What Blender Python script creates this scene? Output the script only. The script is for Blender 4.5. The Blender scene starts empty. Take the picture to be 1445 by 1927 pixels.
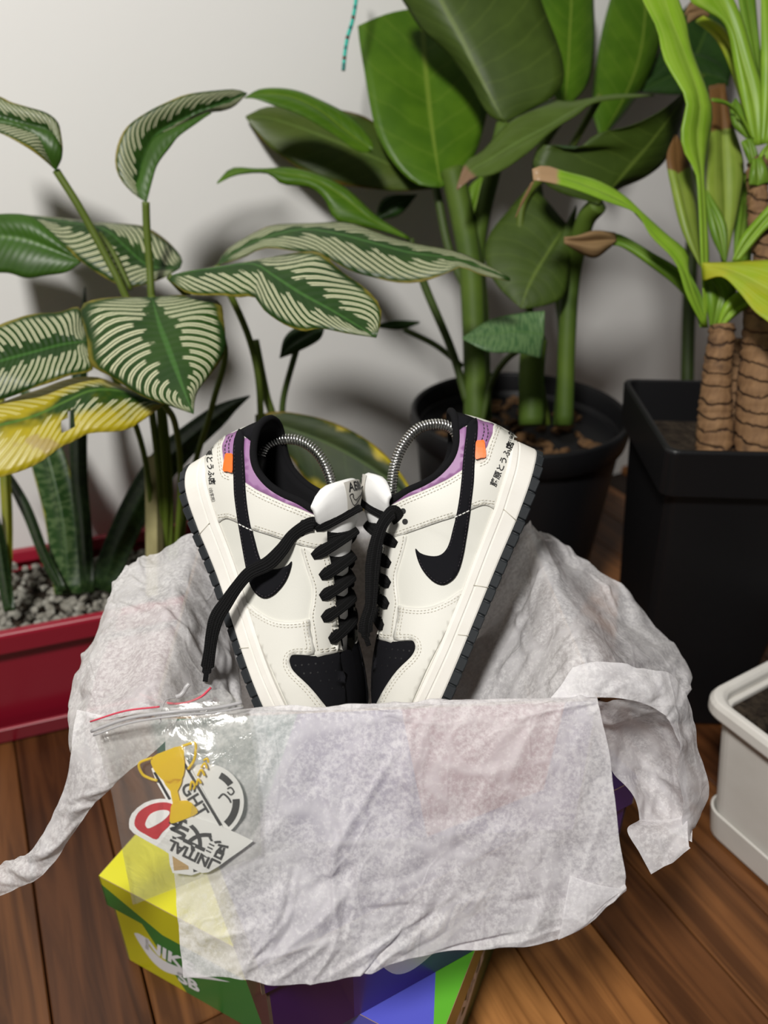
import bpy, bmesh, math, random
import numpy as np
from mathutils import Vector, Matrix, noise, geometry
from mathutils.bvhtree import BVHTree

SC = bpy.context.scene
COL = SC.collection
random.seed(7); np.random.seed(7)

# ------------------------------------------------------------------ camera
CAM_H, PITCH = 0.76, math.radians(30.0)
FPX, CX, CY = 1447.0, 722.5, 963.5
cp, sp = math.cos(PITCH), math.sin(PITCH)
A_R, A_D, A_F = Vector((1, 0, 0)), Vector((0, -sp, -cp)), Vector((0, cp, -sp))
CAM_P = Vector((0, 0, CAM_H))
cam_d = bpy.data.cameras.new('camera'); cam = bpy.data.objects.new('camera', cam_d); COL.objects.link(cam)
cam.location = CAM_P; cam.rotation_euler = (math.pi/2 - PITCH, 0, 0)
cam_d.sensor_fit = 'HORIZONTAL'; cam_d.sensor_width = 36.0; cam_d.lens = 36.0*FPX/1445.0
cam_d.clip_start = 0.01
cam_d.dof.use_dof = True; cam_d.dof.focus_distance = 0.548; cam_d.dof.aperture_fstop = 6.0
SC.camera = cam
# ------------------------------------------------------------------ light
wd = bpy.data.worlds.new('world'); SC.world = wd; wd.use_nodes = True
wd.node_tree.nodes['Background'].inputs[0].default_value = (1.0, 0.97, 0.93, 1)
wd.node_tree.nodes['Background'].inputs[1].default_value = 0.065
def area(name, loc, target, size, power, col):
    l = bpy.data.lights.new(name, 'AREA'); l.shape = 'DISK'; l.size = size; l.energy = power; l.color = col
    o = bpy.data.objects.new(name, l); COL.objects.link(o); o.location = loc
    o.rotation_euler = (Vector(target)-Vector(loc)).to_track_quat('-Z', 'Y').to_euler(); return o
area('ceiling_lamp', (-0.40, -0.45, 1.95), (0, 0.6, 0.4), 0.30, 42.5, (1.0, 0.97, 0.925))
SC.view_settings.view_transform = 'Standard'; SC.view_settings.look = 'None'
SC.view_settings.exposure = 0.0; SC.view_settings.gamma = 1.0; SC.view_settings.use_curve_mapping = False

# ------------------------------------------------------------------ helpers
def W(px, py, d):
    """point seen at photo position (px, py), d metres along the view axis"""
    return CAM_P + A_R*((px-CX)/FPX*d) + A_D*((py-CY)/FPX*d) + A_F*d
def WF(px, py, z):
    """point at height z on the ray of a photo position"""
    r = A_R*((px-CX)/FPX) + A_D*((py-CY)/FPX) + A_F
    return CAM_P + r*((z-CAM_H)/r.z)

def mat(name, col, rough=0.6, spec=0.4, bump=None, var=None, metal=0.0, sheen=0, coat=0, trans=0):
    m = bpy.data.materials.new(name); m.use_nodes = True; nt = m.node_tree; b = nt.nodes['Principled BSDF']
    b.inputs['Base Color'].default_value = (*col, 1); b.inputs['Roughness'].default_value = rough
    b.inputs['Specular IOR Level'].default_value = spec; b.inputs['Metallic'].default_value = metal
    b.inputs['Sheen Weight'].default_value = sheen; b.inputs['Coat Weight'].default_value = coat
    tc = nt.nodes.new('ShaderNodeTexCoord')
    if var:                                   # (scale, other colour, amount)
        n = nt.nodes.new('ShaderNodeTexNoise'); n.inputs['Scale'].default_value = var[0]; n.inputs['Detail'].default_value = 4
        nt.links.new(tc.outputs['Object'], n.inputs['Vector'])
        r = nt.nodes.new('ShaderNodeMapRange'); r.inputs[1].default_value = .35; r.inputs[2].default_value = .7; r.inputs[4].default_value = var[2]
        nt.links.new(n.outputs['Fac'], r.inputs[0])
        mx = nt.nodes.new('ShaderNodeMix'); mx.data_type = 'RGBA'
        mx.inputs[6].default_value = (*col, 1); mx.inputs[7].default_value = (*var[1], 1)
        nt.links.new(r.outputs[0], mx.inputs[0]); nt.links.new(mx.outputs[2], b.inputs['Base Color'])
    if bump:                                  # (scale, strength, distance)
        n = nt.nodes.new('ShaderNodeTexNoise'); n.inputs['Scale'].default_value = bump[0]; n.inputs['Detail'].default_value = 5
        nt.links.new(tc.outputs['Object'], n.inputs['Vector'])
        bp = nt.nodes.new('ShaderNodeBump'); bp.inputs['Strength'].default_value = bump[1]; bp.inputs['Distance'].default_value = bump[2]
        nt.links.new(n.outputs['Fac'], bp.inputs['Height']); nt.links.new(bp.outputs[0], b.inputs['Normal'])
    if trans:
        t = nt.nodes.new('ShaderNodeBsdfTranslucent'); t.inputs[0].default_value = (*col, 1)
        ms = nt.nodes.new('ShaderNodeMixShader'); ms.inputs[0].default_value = trans
        nt.links.new(b.outputs[0], ms.inputs[1]); nt.links.new(t.outputs[0], ms.inputs[2])
        nt.links.new(ms.outputs[0], nt.nodes['Material Output'].inputs[0])
    return m

def mesh_obj(name, verts, faces, material, parent=None, smooth=True, midx=None, uv=None):
    me = bpy.data.meshes.new(name); me.from_pydata([tuple(v) for v in verts], [], faces)
    for m in (material if isinstance(material, (list, tuple)) else [material]): me.materials.append(m)
    if midx is not None: me.polygons.foreach_set('material_index', midx)
    if smooth: me.polygons.foreach_set('use_smooth', [True]*len(me.polygons))
    if uv is not None:
        ul = me.uv_layers.new(name='UVMap'); li = np.empty(len(me.loops), int); me.loops.foreach_get('vertex_index', li)
        ul.data.foreach_set('uv', np.asarray(uv, float)[li].ravel())
    me.update()
    o = bpy.data.objects.new(name, me); COL.objects.link(o)
    if parent: o.parent = parent
    return o
def fix_normals(o):
    bm = bmesh.new(); bm.from_mesh(o.data); bmesh.ops.recalc_face_normals(bm, faces=bm.faces); bm.to_mesh(o.data); bm.free()
def empty(name, loc=(0, 0, 0), mtx=None):
    o = bpy.data.objects.new(name, None); COL.objects.link(o); o.empty_display_size = .02
    if mtx is not None: o.matrix_world = mtx
    else: o.location = loc
    return o
def tag(o, label=None, cat=None, group=None, kind=None):
    for k, v in (('label', label), ('category', cat), ('group', group), ('kind', kind)):
        if v: o[k] = v
    return o
def bevel(o, w=.002, seg=2):
    m = o.modifiers.new('bevel', 'BEVEL'); m.width = w; m.segments = seg; m.limit_method = 'ANGLE'; return o
def solid(o, t=.001, off=-1, moff=0):
    m = o.modifiers.new('solid', 'SOLIDIFY'); m.thickness = t; m.offset = off
    if moff: m.material_offset = moff; m.material_offset_rim = 0
    return o
def cr(pts, n, closed=False):
    """Catmull-Rom through pts, n samples per span"""
    P = np.asarray([tuple(p) for p in pts], float); k = len(P); out = []
    for i in range(k if closed else k-1):
        if closed: p0, p1, p2, p3 = P[(i-1) % k], P[i], P[(i+1) % k], P[(i+2) % k]
        else: p1, p2 = P[i], P[i+1]; p0 = P[i-1] if i else 2*p1-p2; p3 = P[i+2] if i+2 < k else 2*p2-p1
        for j in range(n):
            t = j/n
            out.append(.5*(2*p1+(p2-p0)*t+(2*p0-5*p1+4*p2-p3)*t*t+(3*p1-p0-3*p2+p3)*t**3))
    if not closed: out.append(P[-1])
    return np.array(out)
def resample(P, n):
    P = np.asarray(P, float); d = np.r_[0, np.cumsum(np.linalg.norm(np.diff(P, axis=0), axis=1))]
    t = np.linspace(0, d[-1], n); return np.column_stack([np.interp(t, d, P[:, i]) for i in range(P.shape[1])])
def tube(pts, rad, seg=8, flat=None, up=None, caps=True):
    """sweep; rad scalar or list; flat=(a,b) gives an elliptical section, a along 'up'"""
    P = np.asarray([tuple(p) for p in pts], float); n = len(P); V, Fc = [], []
    T = np.gradient(P, axis=0); T /= np.maximum(np.linalg.norm(T, axis=1)[:, None], 1e-9)
    ref = np.array(up if up is not None else (0.13, 0.31, 0.94), float)
    a_prev = None
    for i in range(n):
        r0 = ref if (up is not None or a_prev is None) else a_prev
        if up is not None and np.ndim(up) == 2: r0 = np.asarray(up)[i]
        a = r0-T[i]*(r0@T[i]); a /= max(np.linalg.norm(a), 1e-9); b = np.cross(T[i], a); a_prev = a
        ra, rb = (flat if flat else (1, 1)); r = rad[i] if hasattr(rad, '__len__') else rad
        for j in range(seg):
            th = 2*math.pi*j/seg
            V.append(P[i]+a*math.cos(th)*ra*r+b*math.sin(th)*rb*r)
    for i in range(n-1):
        for j in range(seg):
            k = (j+1) % seg; Fc.append((i*seg+j, i*seg+k, (i+1)*seg+k, (i+1)*seg+j))
    if caps: Fc.append(tuple(range(seg))[::-1]); Fc.append(tuple(range((n-1)*seg, n*seg)))
    return V, Fc
def boxm(cx, cy, cz, sx, sy, sz):
    v = [Vector((cx+sx*a/2, cy+sy*b/2, cz+sz*c/2)) for c in (-1, 1) for a, b in ((-1, -1), (1, -1), (1, 1), (-1, 1))]
    f = [(3, 2, 1, 0), (4, 5, 6, 7), (0, 1, 5, 4), (1, 2, 6, 5), (2, 3, 7, 6), (3, 0, 4, 7)]
    return v, f
def join(parts):
    V, Fc = [], []
    for v, f in parts:
        o = len(V); V += list(v); Fc += [tuple(i+o for i in q) for q in f]
    return V, Fc
def text_mesh(s, size=1.0, bold=0.0):
    """triangulated outline of a line of text, baseline at y=0"""
    cu = bpy.data.curves.new('t', 'FONT'); cu.body = s; cu.size = size; cu.offset = bold; cu.resolution_u = 3
    o = bpy.data.objects.new('t', cu); COL.objects.link(o)
    dg = bpy.context.evaluated_depsgraph_get(); me = o.evaluated_get(dg).to_mesh()
    V = [v.co.copy() for v in me.vertices]; Fc = [tuple(p.vertices) for p in me.polygons]
    o.evaluated_get(dg).to_mesh_clear(); bpy.data.objects.remove(o); bpy.data.curves.remove(cu)
    return V, Fc
def poly_tri(loop, step):
    """triangulate a 2-D polygon with interior points -> verts, tris, loop ids"""
    loop = [Vector((p[0], p[1])) for p in loop]; n = len(loop)
    xs = [p.x for p in loop]; ys = [p.y for p in loop]
    pts = list(loop)
    y = min(ys)+step*.5
    while y < max(ys):
        x = min(xs)+step*.5
        while x < max(xs):
            ins = False; dmin = 1e9
            for i in range(n):
                a, b = loop[i], loop[(i+1) % n]
                if (a.y > y) != (b.y > y) and x < (b.x-a.x)*(y-a.y)/(b.y-a.y)+a.x: ins = not ins
                dmin = min(dmin, (a.x-x)**2+(a.y-y)**2)
            if ins and dmin > (step*.4)**2: pts.append(Vector((x, y)))
            x += step
        y += step
    r = geometry.delaunay_2d_cdt(pts, [(i, (i+1) % n) for i in range(n)], [], 1, 1e-6)
    return r[0], r[2]

SWOOSH = [(0, .34), (.06, .18), (.14, .05), (.24, .0), (.36, .03), (.55, .14), (.78, .29), (1.0, .43), (.80, .34), (.56, .245), (.38, .19), (.27, .18), (.19, .22), (.145, .29), (.15, .38), (.07, .40), (.02, .38)]
# ------------------------------------------------------------------ setting
PU, PV = Vector((.46, -.888, 0)), Vector((.888, .46, 0))      # along the planks / across them (the wall runs along PV)
def wood_mat():
    m = bpy.data.materials.new('floor_wood'); m.use_nodes = True; nt = m.node_tree; b = nt.nodes['Principled BSDF']
    tc = nt.nodes.new('ShaderNodeTexCoord'); oi = nt.nodes.new('ShaderNodeObjectInfo')
    mp = nt.nodes.new('ShaderNodeMapping'); mp.inputs['Scale'].default_value = (3.0, 38, 10)
    cb = nt.nodes.new('ShaderNodeCombineXYZ'); mu = nt.nodes.new('ShaderNodeMath'); mu.operation = 'MULTIPLY'; mu.inputs[1].default_value = 37
    nt.links.new(oi.outputs['Random'], mu.inputs[0]); nt.links.new(mu.outputs[0], cb.inputs[0]); nt.links.new(mu.outputs[0], cb.inputs[1])
    nt.links.new(tc.outputs['Object'], mp.inputs['Vector']); nt.links.new(cb.outputs[0], mp.inputs['Location'])
    n = nt.nodes.new('ShaderNodeTexNoise'); n.inputs['Scale'].default_value = 1.6; n.inputs['Detail'].default_value = 6; n.inputs['Distortion'].default_value = .8
    nt.links.new(mp.outputs[0], n.inputs['Vector'])
    r1 = nt.nodes.new('ShaderNodeValToRGB'); e = r1.color_ramp.elements
    e[0].position = .0; e[0].color = (.085, .030, .010, 1); e[1].position = 1; e[1].color = (.46, .21, .065, 1)
    x = e.new(.5); x.color = (.21, .085, .026, 1); x = e.new(.75); x.color = (.31, .13, .038, 1)
    nt.links.new(oi.outputs['Random'], r1.inputs[0])
    r2 = nt.nodes.new('ShaderNodeValToRGB'); r2.color_ramp.elements[0].position = .36; r2.color_ramp.elements[0].color = (.45, .4, .36, 1)
    r2.color_ramp.elements[1].position = .62; r2.color_ramp.elements[1].color = (1.1, 1.08, 1.05, 1)
    nt.links.new(n.outputs['Fac'], r2.inputs[0])
    mx = nt.nodes.new('ShaderNodeMix'); mx.data_type = 'RGBA'; mx.blend_type = 'MULTIPLY'; mx.inputs[0].default_value = 1
    nt.links.new(r1.outputs[0], mx.inputs[6]); nt.links.new(r2.outputs[0], mx.inputs[7]); nt.links.new(mx.outputs[2], b.inputs['Base Color'])
    b.inputs['Roughness'].default_value = .38; b.inputs['Specular IOR Level'].default_value = .4
    bp = nt.nodes.new('ShaderNodeBump'); bp.inputs['Strength'].default_value = .15; bp.inputs['Distance'].default_value = .002
    nt.links.new(n.outputs['Fac'], bp.inputs['Height']); nt.links.new(bp.outputs[0], b.inputs['Normal'])
    return m
M_WOOD = wood_mat()
M_SUB = mat('floor_gap_dark', (.018, .010, .006), .9)
v, f = boxm(.1, .75, -.03, 3.6, 3.2, .03)
floor = tag(mesh_obj('floor', v, f, M_SUB, smooth=False), 'brown wooden plank floor under the boxes and pots', kind='structure')
PLW = .084
pl_mesh = {}
def plank(u0, ln, row, off):
    key = round(ln, 2)
    if key not in pl_mesh:
        v, f = boxm(0, 0, -.0075, key-.0012, PLW-.0016, .015)
        me = bpy.data.meshes.new('plank'); me.from_pydata([tuple(q) for q in v], [], f); me.materials.append(M_WOOD)
        bm = bmesh.new(); bm.from_mesh(me); bmesh.ops.bevel(bm, geom=[e for e in bm.edges if e.verts[0].co.z > -.001 and e.verts[1].co.z > -.001], offset=.0012, segments=1, affect='EDGES'); bm.to_mesh(me); bm.free()
        pl_mesh[key] = me
    o = bpy.data.objects.new('plank', pl_mesh[key]); COL.objects.link(o); o.parent = floor
    c = PU*(u0+key/2) + PV*off
    o.location = (c.x, c.y, 0); o.rotation_euler = (0, 0, math.atan2(PU.y, PU.x))
rp = random.Random(3)
off0 = (Vector((.266, .5525*1.086, 0))*1.0).dot(PV)
off0 = WF(1171, 1607, 0).dot(PV) + PLW/2
for r in range(-14, 13):
    off = off0 + r*PLW
    c0 = -1.45 + rp.random()*.5
    while c0 < .35:
        ln = rp.choice([.44, .56, .7, .84])
        mid = PU*(c0+ln/2) + PV*off
        if -1.15 < mid.x < 1.1 and .0 < mid.y < 1.75: plank(c0, ln, r, off)
        c0 += ln
M_WALL = mat('wall_paint', (.88, .875, .855), .85, .2, bump=(60, .05, .002))
wl = Vector((-.30, 1.09, 0)); wn = Vector((.46, -.888, 0))
wc = wl + PV*.5 - wn*.05
v, f = boxm(0, 0, 1.2, 4.2, .1, 2.6)
wall = mesh_obj('wall_back', v, f, M_WALL, smooth=False); wall.location = (wc.x, wc.y, 0); wall.rotation_euler = (0, 0, math.atan2(PV.y, PV.x))
tag(wall, 'plain white painted wall behind the plants', kind='structure')

# ------------------------------------------------------------------ shoe boxes
M_BOX = {k: mat('card_'+k, c, .32, .5, coat=.15) for k, c in dict(
    yellow=(.62, .58, .015), yellow_bright=(.72, .68, .02), green=(.035, .20, .035), lime=(.12, .46, .03), dark_green=(.03, .10, .02),
    purple=(.040, .006, .105), violet=(.055, .025, .23), blue=(.10, .11, .60), maroon=(.07, .02, .035), red=(.50, .07, .11), teal=(.05, .30, .20), lilac=(.13, .06, .34), olive=(.20, .22, .02)).items()}
M_KRAFT = mat('kraft_card', (.36, .25, .15), .9, .2, bump=(300, .1, .0005))
M_PRINT = mat('white_print', (.82, .82, .84), .4)
def shards(L, Hh, polys, mats):
    """flat printed panel: list of (colour, [(x,y)...]) tiling 0..1 -> verts, faces, slot ids in panel metres"""
    V, Fc, ids = [], [], []
    for c, pts in polys:
        o = len(V); V += [(p[0]*L, p[1]*Hh) for p in pts]; Fc.append(tuple(range(o, len(V)))); ids.append(mats.index(c))
    return V, Fc, ids
def panel(name, parent, org, ex, ey, L, Hh, polys, t=.0022):
    """card panel with printed shards; org is the lower-left corner seen from outside, ex/ey its axes; inside faces are kraft"""
    cols = sorted({c for c, _ in polys}); V2, F2, ids = shards(L, Hh, polys, cols)
    ex, ey = Vector(ex), Vector(ey); nz = ex.cross(ey); org = Vector(org)
    V = [org+ex*a+ey*b for a, b in V2]
    q = [org, org+ex*L, org+ex*L+ey*Hh, org+ey*Hh]; o = len(V)
    V += q + [p-nz*t for p in q]
    F = list(F2); k = len(cols)
    F += [(o+7, o+6, o+5, o+4)] + [(o+i, o+4+i, o+4+(i+1) % 4, o+(i+1) % 4) for i in range(4)]
    ids = list(ids)+[k]*5
    return mesh_obj(name, V, F, [M_BOX[c] for c in cols]+[M_KRAFT], parent, smooth=False, midx=ids)
def full(c): return [(c, [(0, 0), (1, 0), (1, 1), (0, 1)])]
def diag(a, b, xb, xt): return [(a, [(0, 0), (xb, 0), (xt, 1), (0, 1)]), (b, [(xb, 0), (1, 0), (1, 1), (xt, 1)])]
def decal(name, parent, tm, org, ex, ey, lift, m):
    ex, ey = Vector(ex), Vector(ey); nz = ex.cross(ey); org = Vector(org)
    return mesh_obj(name, [org+ex*p[0]+ey*p[1]+nz*lift for p in tm[0]], tm[1], m, parent, smooth=False)
def poly_mesh(pts, n=3):
    P = [tuple(p) for p in cr(pts, n, True)]
    r = poly_tri(P, 10); return [tuple(v) for v in r[0]], [tuple(q) for q in r[1]]
SW_M = poly_mesh(SWOOSH)
def shoe_box(name, corner, ang, z0, L, Wd, Hh, front, right, left, back, top=None, lip=.042):
    """corner = lower front-left corner; ang = direction of the front face"""
    mtx = Matrix.Translation((corner[0], corner[1], z0)) @ Matrix.Rotation(ang, 4, 'Z')
    e = empty(name, mtx=mtx)
    X, Y, Z = (1, 0, 0), (0, 1, 0), (0, 0, 1); nX, nY = (-1, 0, 0), (0, -1, 0)
    panel('front_panel', e, (0, 0, 0), X, Z, L, Hh, front); panel('side_panel', e, (L, 0, 0), Y, Z, Wd, Hh, right)
    panel('side_panel', e, (0, Wd, 0), nY, Z, Wd, Hh, left); panel('back_panel', e, (L, Wd, 0), nX, Z, L, Hh, back)
    v, f = boxm(L/2, Wd/2, .0015, L-.005, Wd-.005, .0022); mesh_obj('bottom_panel', v, f, M_KRAFT, e, smooth=False)
    if top:
        g = .0035; lid = panel('lid', e, (-g+.0004, -g+.0004, Hh+.0043), X, Y, L+2*g-.0008, Wd+2*g-.0008, top['top'], .0022)
        panel('lid_lip', lid, (-g, -g, Hh+.004-lip), X, Z, L+2*g, lip, top['front']); panel('lid_lip', lid, (L+g, -g, Hh+.004-lip), Y, Z, Wd+2*g, lip, top['right'])
        panel('lid_lip', lid, (-g, Wd+g, Hh+.004-lip), nY, Z, Wd+2*g, lip, top['left']); panel('lid_lip', lid, (L+g, Wd+g, Hh+.004-lip), nX, Z, L+2*g, lip, top['back'])
    return e
BH = .128
angA = math.atan2(-.44, .898); angB = math.atan2(.47, .883); angC = math.radians(3.5)
boxA = shoe_box('shoe_box', (-.2516, .4355), angA, .0005, .320, .215, BH,
    diag('yellow', 'green', .224, .037), full('dark_green'), full('green'), full('green'),
    dict(top=[('yellow_bright', [(0, 0), (.5, 0), (.38, 1), (0, 1)]), ('blue', [(.5, 0), (.995, 0), (.74, 1), (.38, 1)]), ('lime', [(.995, 0), (1, 0), (1, 1), (.74, 1)])],
         front=diag('yellow', 'green', 1.2, .8)[:0]+[('green', [(0, 0), (.20, 0), (0, .75)]), ('yellow', [(.20, 0), (.6, 0), (.72, 1), (0, 1), (0, .75)]), ('blue', [(.6, 0), (1, 0), (1, 1), (.72, 1)])],
         right=diag('olive', 'dark_green', .5, .7), left=full('yellow'), back=full('yellow')))
tag(boxA, 'yellow and green closed shoe box lying on the wooden floor, lowest of the stack', 'shoe box', 'stacked shoe boxes')
nk = text_mesh('NIKE', .034, .0012); sb = text_mesh('SB', .030, .0012)
nk = ([Vector((p.x*.95+p.y*.22, p.y)) for p in nk[0]], nk[1])
def logo(parent, org, ex, ey, sw, nk_off, nk_s=1.0, lift=.0004, with_sb=False):
    a = decal('logo_print', parent, ([Vector((p[0]*sw, p[1]*sw)) for p in SW_M[0]], SW_M[1]), org, ex, ey, lift, M_PRINT)
    decal('lettering', parent, ([Vector((p.x*nk_s+nk_off[0], p.y*nk_s+nk_off[1])) for p in nk[0]], nk[1]), org, ex, ey, lift, M_PRINT)
    if with_sb: decal('lettering', parent, ([Vector((p.x*nk_s+nk_off[0]+.036, p.y*nk_s+nk_off[1]-.027)) for p in sb[0]], sb[1]), org, ex, ey, lift, M_PRINT)
logo(boxA, (.020, 0, .018), (1, 0, 0), (0, 0, 1), .11, (.009, .024), .80, with_sb=True)
logo(boxA, (.320, .05, .030), (0, 1, 0), (0, 0, 1), .10, (.012, .020), .9)
boxB = shoe_box('shoe_box', (-.079, .285), angB, BH+.0055, .320, .205, BH-.006,
    [('purple', [(0, 0), (.2, 0), (.2, 1), (0, 1)]), ('violet', [(.2, 0), (1, 0), (1, 1), (.2, 1)])], full('green'), full('maroon'), full('purple'),
    dict(top=full('purple'), front=[('purple', [(0, 0), (.2, 0), (.2, 1), (0, 1)]), ('violet', [(.2, 0), (1, 0), (1, 1), (.2, 1)])], right=full('green'), left=full('maroon'), back=full('purple')), lip=.03)
tag(boxB, 'dark purple closed shoe box in the middle of the stack', 'shoe box', 'stacked shoe boxes')
logo(boxB, (.083, 0, .022), (1, 0, 0), (0, 0, 1), .12, (.025, .030), 1.05)
zC = 2*BH+.005
boxC = shoe_box('shoe_box', (-.152, .366), angC, zC, .298, .215, .131,
    [('teal', [(0, 0), (.18, 0), (.32, 1), (0, 1)]), ('lilac', [(.18, 0), (.62, 0), (.55, 1), (.32, 1)]), ('red', [(.62, 0), (.9, .35), (.92, 1), (.55, 1)]), ('lilac', [(.62, 0), (1, 0), (1, 1), (.92, 1), (.9, .35)])],
    full('red'), full('olive'), full('teal'))
tag(boxC, 'open shoe box on top of the stack lined with white tissue, shoes inside', 'shoe box', 'stacked shoe boxes')
# ------------------------------------------------------------------ sneakers (traced side-on from the right-hand shoe, mirrored for the other)
C2W = Matrix(((A_R.x, A_D.x, A_F.x, CAM_P.x), (A_R.y, A_D.y, A_F.y, CAM_P.y), (A_R.z, A_D.z, A_F.z, CAM_P.z), (0, 0, 0, 1)))
TX, TY = -.4149, .9099
OX, OY = 1027.0, 853.0
POSE_R = C2W @ Matrix(((TX, 0, -TY, (OX-CX)/FPX*.575+.0012), (TY, 0, TX, (OY-CY)/FPX*.575), (0, -1, 0, .610), (0, 0, 0, 1)))
POSE_L = C2W @ Matrix(((.428, .358, .830, -.1515), (.900, -.084, -.428, -.036), (-.084, .930, -.358, .6275), (0, 0, 0, 1)))
def kr(x, y): return (640+x*.31134, 750+y*.31134)          # tracing sheet -> photo position
def loc(px, py, y):
    d = .575-(y-.035); rx = (px-CX)/FPX*d-(OX-CX)/FPX*.575; ry = (py-CY)/FPX*d-(OY-CY)/FPX*.575
    return (rx*TX+ry*TY, y, -rx*TY+ry*TX)
def tr(x, y, yy): return loc(*kr(x, y), yy)
# upper: bottom (feather) line and top edge, heel centre -> toe, near side
BOT = [tuple(1000*c for c in tr(1064, 236, 0)), (-3.6, 11, 26.6), (0.6, 20, 25.2), (8, 27.5, 23.8), (20, 32, 21.5), (34, 34, 19.5), (47, 34.5, 18), (58, 35, 17), (68, 35.5, 16.5), (77, 36, 16), (86, 37, 15.5), (93, 37.5, 15.2),
       (106, 39.5, 14.8), (127, 43, 14), (150, 46.5, 13.6), (174, 49, 13.5), (182, 49.3, 13.6), (190, 49.3, 13.8), (207, 48.5, 14), (226, 45.5, 14.7), (242, 39.5, 16), (255, 30, 17.5), (264, 17, 19), (268, 0, 20)]
TOP = [tuple(1000*c for c in tr(655, 76, .000)), tuple(1000*c for c in tr(665, 80, .010)), tuple(1000*c for c in tr(682, 120, .019))]
TOP += [tuple(1000*c for c in tr(a, b, y/1000)) for a, b, y in ((693, 205, 24), (690, 290, 27), (660, 370, 28.5), (590, 450, 29), (500, 510, 28.5), (400, 555, 27.5), (330, 600, 26), (272, 640, 23), (251, 682, 20.5),
       (262, 825, 18.5), (242, 1000, 16.5), (232, 1200, 15), (222, 1430, 13))]
TOP += [(183, 7, 57), (187, 0, 56.5), (205, 0, 51.5), (222, 0, 44.5), (238, 0, 36.0), (252, 0, 30), (261, 0, 26), (266, 0, 24)]
NB = len(BOT); assert NB == len(TOP)
BLEND = [0]*9+[.1, .2, .3, .4, .5, .62, .8, .9, 1, 1, 1, 1, 1, 1, 1]
SUB = 4
Bc, Tc = cr(BOT, SUB)/1000, cr(TOP, SUB)/1000
Kc = np.interp(np.linspace(0, NB-1, len(Bc)), range(NB), BLEND)
NS, NV = len(Bc), 15
def body_pt(i, s):
    b, t, k = Bc[i], Tc[i], Kc[i]; a = s*math.pi/2
    line = b+(t-b)*s; bul = math.sin(math.pi*min(s, 1)**.8)*(.0036 if i < 6 else .0030)
    outx = -np.interp(i, [0, 3, 10], [1, .9, 0])
    line = line+np.array([outx*bul, bul*(1 if b[1] > .002 else 0), 0])
    el = np.array([b[0]+(t[0]-b[0])*s, t[1]+(b[1]-t[1])*math.cos(a)**.85, b[2]+(t[2]-b[2])*math.sin(a)**1.0])
    return line*(1-k)+el*k
G = np.array([[body_pt(i, j/(NV-1)) for j in range(NV)] for i in range(NS)])
gV = [Vector(p) for p in G.reshape(-1, 3)]
gF = [(i*NV+j, (i+1)*NV+j, (i+1)*NV+j+1, i*NV+j+1) for i in range(NS-1) for j in range(NV-1)]
BODY = BVHTree.FromPolygons([tuple(v) for v in gV]+[(v.x, -v.y, v.z) for v in gV], gF+[tuple(k+len(gV) for k in q)[::-1] for q in gF])
NEAR = BVHTree.FromPolygons([tuple(v) for v in gV], gF)
if NEAR.ray_cast(Vector((.08, 1, .03)), Vector((0, -1, 0)))[1].y < 0: NEAR = BVHTree.FromPolygons([tuple(v) for v in gV], [q[::-1] for q in gF])
INV_R, INV_L = POSE_R.inverted(), POSE_L.inverted()
def cast(px, py, inv=INV_R, mir=1):
    """canonical shoe point + outward normal under a photo position"""
    o = inv @ CAM_P; d = (inv @ W(px, py, 1.0)) - o; d.normalize()
    o = Vector((o.x, o.y*mir, o.z)); d = Vector((d.x, d.y*mir, d.z))
    h = NEAR.ray_cast(o, d)
    if h[0] is None or h[1].dot(d) > 0:
        t = (.022-o.y)/d.y; q = o+d*t
        for _ in range(4):
            h = NEAR.find_nearest(q); q = o+d*((h[0]-o).dot(d))
    p, n = h[0], h[1]
    if n.dot(d) > 0: n = -n
    return p, n
def smooth_n(p, n):
    h = BODY.find_nearest_range(p, .006); s = Vector()
    for q in h:
        s += q[1] if q[1].dot(n) > 0 else -q[1]
    return s.normalized() if s.length > 1e-6 else n
def patch(px_loop, lift, step=9, sub=3, base=None):
    """raised panel on the upper from an outline on the tracing sheet"""
    P = cr([kr(*p) for p in px_loop], sub, True)
    v2, tr_ = poly_tri([tuple(p) for p in P], step); n = len(v2); top, bot = [], []
    for q in v2:
        p, nn = cast(q.x, q.y); nn = smooth_n(p, nn); top.append(p+nn*lift); bot.append(p+nn*(base if base is not None else -.0004))
    ed = {}
    for t in tr_:
        for a, b in zip(t, list(t[1:])+[t[0]]): ed[(a, b)] = ed.get((a, b), 0)+1
    rim = [e for e in ed if (e[1], e[0]) not in ed]
    nrm = (top[tr_[0][1]]-top[tr_[0][0]]).cross(top[tr_[0][2]]-top[tr_[0][0]])
    F = [tuple(t) for t in tr_]+[(b, a, n+a, n+b) for a, b in rim]
    if nrm.y < 0: F = [q[::-1] for q in F]
    return top+bot, F
def on_tri(tm, org, ex, ey, lift, inv=INV_R, mir=1):
    V = []
    for p in tm[0]:
        h, n = cast(org[0]+ex[0]*p.x+ey[0]*p.y, org[1]+ex[1]*p.x+ey[1]*p.y, inv, mir); V.append(h+n*lift)
    return V, list(tm[1])
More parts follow.
